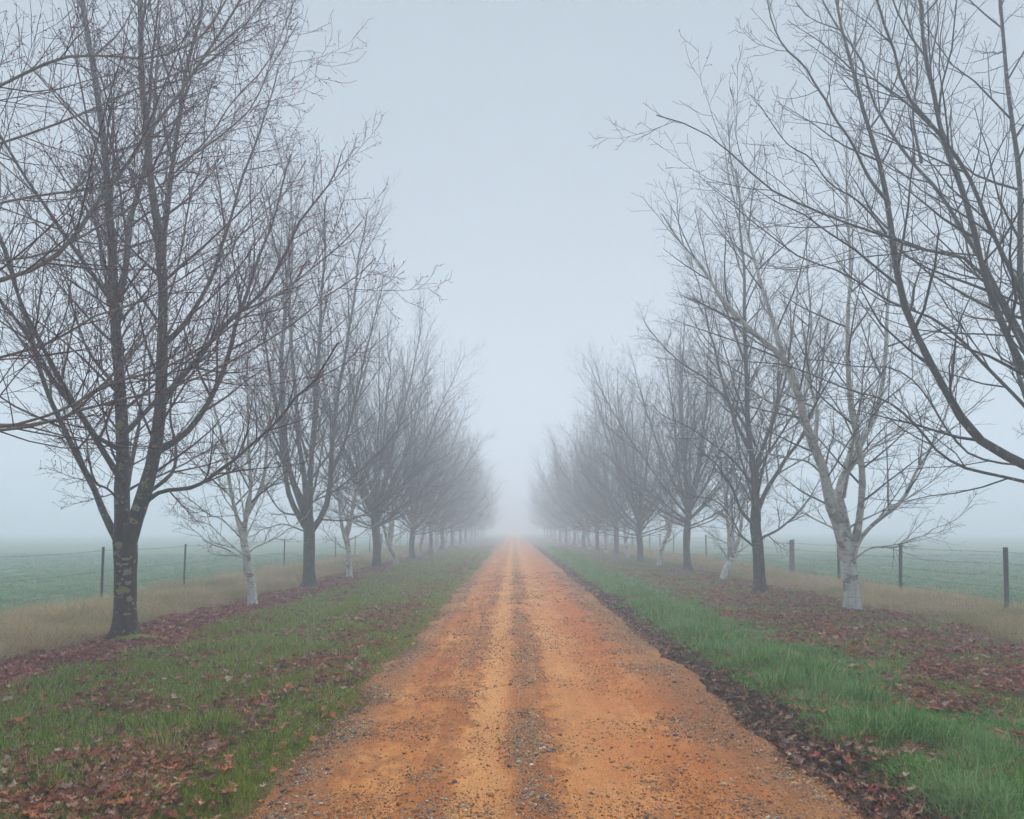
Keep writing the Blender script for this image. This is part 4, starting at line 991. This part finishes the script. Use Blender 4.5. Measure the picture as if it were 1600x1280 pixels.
hang = plain('hanging_leaf', (.36, .11, .035), (.46, .17, .06), 4, .8)
hm_ = all_leaf[1].copy(); hm_.materials.clear(); hm_.materials.append(hang)
for li, ki, sz in ((5, 9, .075), (6, 8, .065), (7, 9, .07), (4, 9, .06), (6, 11, .055), (1, 8, .06)):
    p_ = lichen_tree.limb_lines[li][0][ki]
    o = link('leaf', hm_, first_maple, (p_[0], p_[1] - .01, p_[2] - sz * .5), (1.35 + .2 * li % .5, .3 * (ki % 3), li * 1.1), (sz,) * 3)

# gravel
pb = [pebble_mesh(rs, M['pebble'], 'stone') for _ in range(5)] + [pebble_mesh(rs, M['warm_pebble'], 'stone') for _ in range(5)]
def gravel_cover(x, y):
    w = .22 * (bump_noise(x, y, 1.2, 61) - .5) * 2
    x = x + w
    g = .11 + .48 * band(x, -.02, .26, .12) + .18 * band(x, -.60, -.46, .06) + .16 * band(x, -1.2, -.35, .15) + .50 * band(x, -1.52, -1.25, .10) + .07 * band(x, .3, 1.15, .1) + .55 * band(x, 1.35, 2.0, .2)
    return np.clip(g * (.15 + 1.7 * sstep(.3, .72, bump_noise(x, y, 1.9, 63))), 0, 1)
x, y = candidates(330000, -1.75, 2.2, 2.9, 24, 1.8)
keep = (rs.random(len(x)) < gravel_cover(x, y)) & (x > edge_l(y) - .12) & (x < edge_r(y) + .12); x, y = x[keep], y[keep]
size = np.clip(np.exp(rs.normal(math.log(.0046), .52, len(x))), .0018, .024) * (1 + np.clip(y - 5, 0, 20) * .06)
band_w = np.maximum.reduce([band(x, -.05, .3, .1), band(x, -1.6, -1.15, .1), band(x, 1.3, 2.1, .2), band(x, -.65, -.4, .1) * .7])
pick = np.where(rs.random(len(x)) < .22 + .40 * band_w - .2 * (x > 1), rs.integers(0, 5, len(x)), rs.integers(5, 10, len(x)))
z = road_h(x, y) + size * .12
px_size = np.where((np.abs((x / y) * FPX) < 640) & (y > 3.58), size / y, 0)
order = np.argsort(-px_size); near = order[:300]; rest = np.setdiff1d(np.arange(len(x)), near)
rot = rz(len(x), .35)
scatter('gravel', np.stack([x, y, z], -1)[rest], rot[rest], np.repeat(size[rest, None], 3, 1), pick[rest], pb, 'loose gravel scattered over the dirt road')
pb2 = [pebble_mesh(rs, M['pebble'], 'stone', 2) for _ in range(4)] + [pebble_mesh(rs, M['warm_pebble'], 'stone', 2) for _ in range(3)]
for q in near:
    o = bpy.data.objects.new('stone', pb2[int(rs.integers(0, 4)) if pick[q] < 5 else 4 + int(rs.integers(0, 3))]); C.objects.link(o); o.parent = road
    o.location = (x[q], y[q], z[q]); o.rotation_euler = tuple(rot[q]); o.scale = (size[q],) * 3
n_grav = len(x)

# cushion of moss at the foot of the lichen-covered maple
ms = []; mf = []
c0 = np.array([(212 - VX) / FPX * 9.25, 9.18]); na, nr = 40, 9
for b in range(nr + 1):
    for q in range(na):
        a = q / na * 6.283; R_ = b / nr * (1 + .22 * math.sin(3 * a + 1) + .12 * math.sin(7 * a))
        X_, Y_ = c0[0] + .50 * R_ * math.cos(a), c0[1] + .27 * R_ * math.sin(a)
        zz = gh(X_, Y_) + .085 * (1 - (b / nr) ** 2) + .014 * (fbm(np.array([X_ * 14]), np.array([Y_ * 14]), 71)[0] - .5) - .008
        ms.append((X_, Y_, zz))
for b in range(nr):
    for q in range(na): mf.append((b * na + q, b * na + (q + 1) % na, (b + 1) * na + (q + 1) % na, (b + 1) * na + q))
tag(mesh_obj('moss', ms, mf, M['moss']), 'yellow-green moss cushion at the foot of the lichen-covered maple', None, None, 'stuff')

# ---------------------------------------------------------------- fog
import bmesh
bm = bmesh.new(); bmesh.ops.create_cube(bm, size=1)
me = bpy.data.meshes.new('haze'); bm.to_mesh(me); bm.free()
hz = link('haze', me, None, (0, 90, 6.0), (0, 0, 0), (500, 330, 15.2))
hm = bpy.data.materials.new('haze'); hm.use_nodes = True; hn = hm.node_tree.nodes; hn.clear()
ho = hn.new('ShaderNodeOutputMaterial'); hv = hn.new('ShaderNodeVolumePrincipled')
hv.inputs['Color'].default_value = (.82, .905, 1.0, 1); hv.inputs['Density'].default_value = 0.0162; hv.inputs['Density Attribute'].default_value = ''
hv.inputs['Anisotropy'].default_value = .30
hm.node_tree.links.new(hv.outputs[0], ho.inputs['Volume']); me.materials.append(hm)
tag(hz, 'pale blue-grey fog filling the whole avenue', None, None, 'stuff')

tri = sum(len(o.data.loops) - 2 * len(o.data.polygons) for o in {o.data.name: o for o in bpy.data.objects if o.type == 'MESH'}.values())
print('SCENE', 'triangles', tri, 'grass', n_left, n_right, 'dry', n_dry, 'leaf', n_leaf, 'gravel', n_grav)
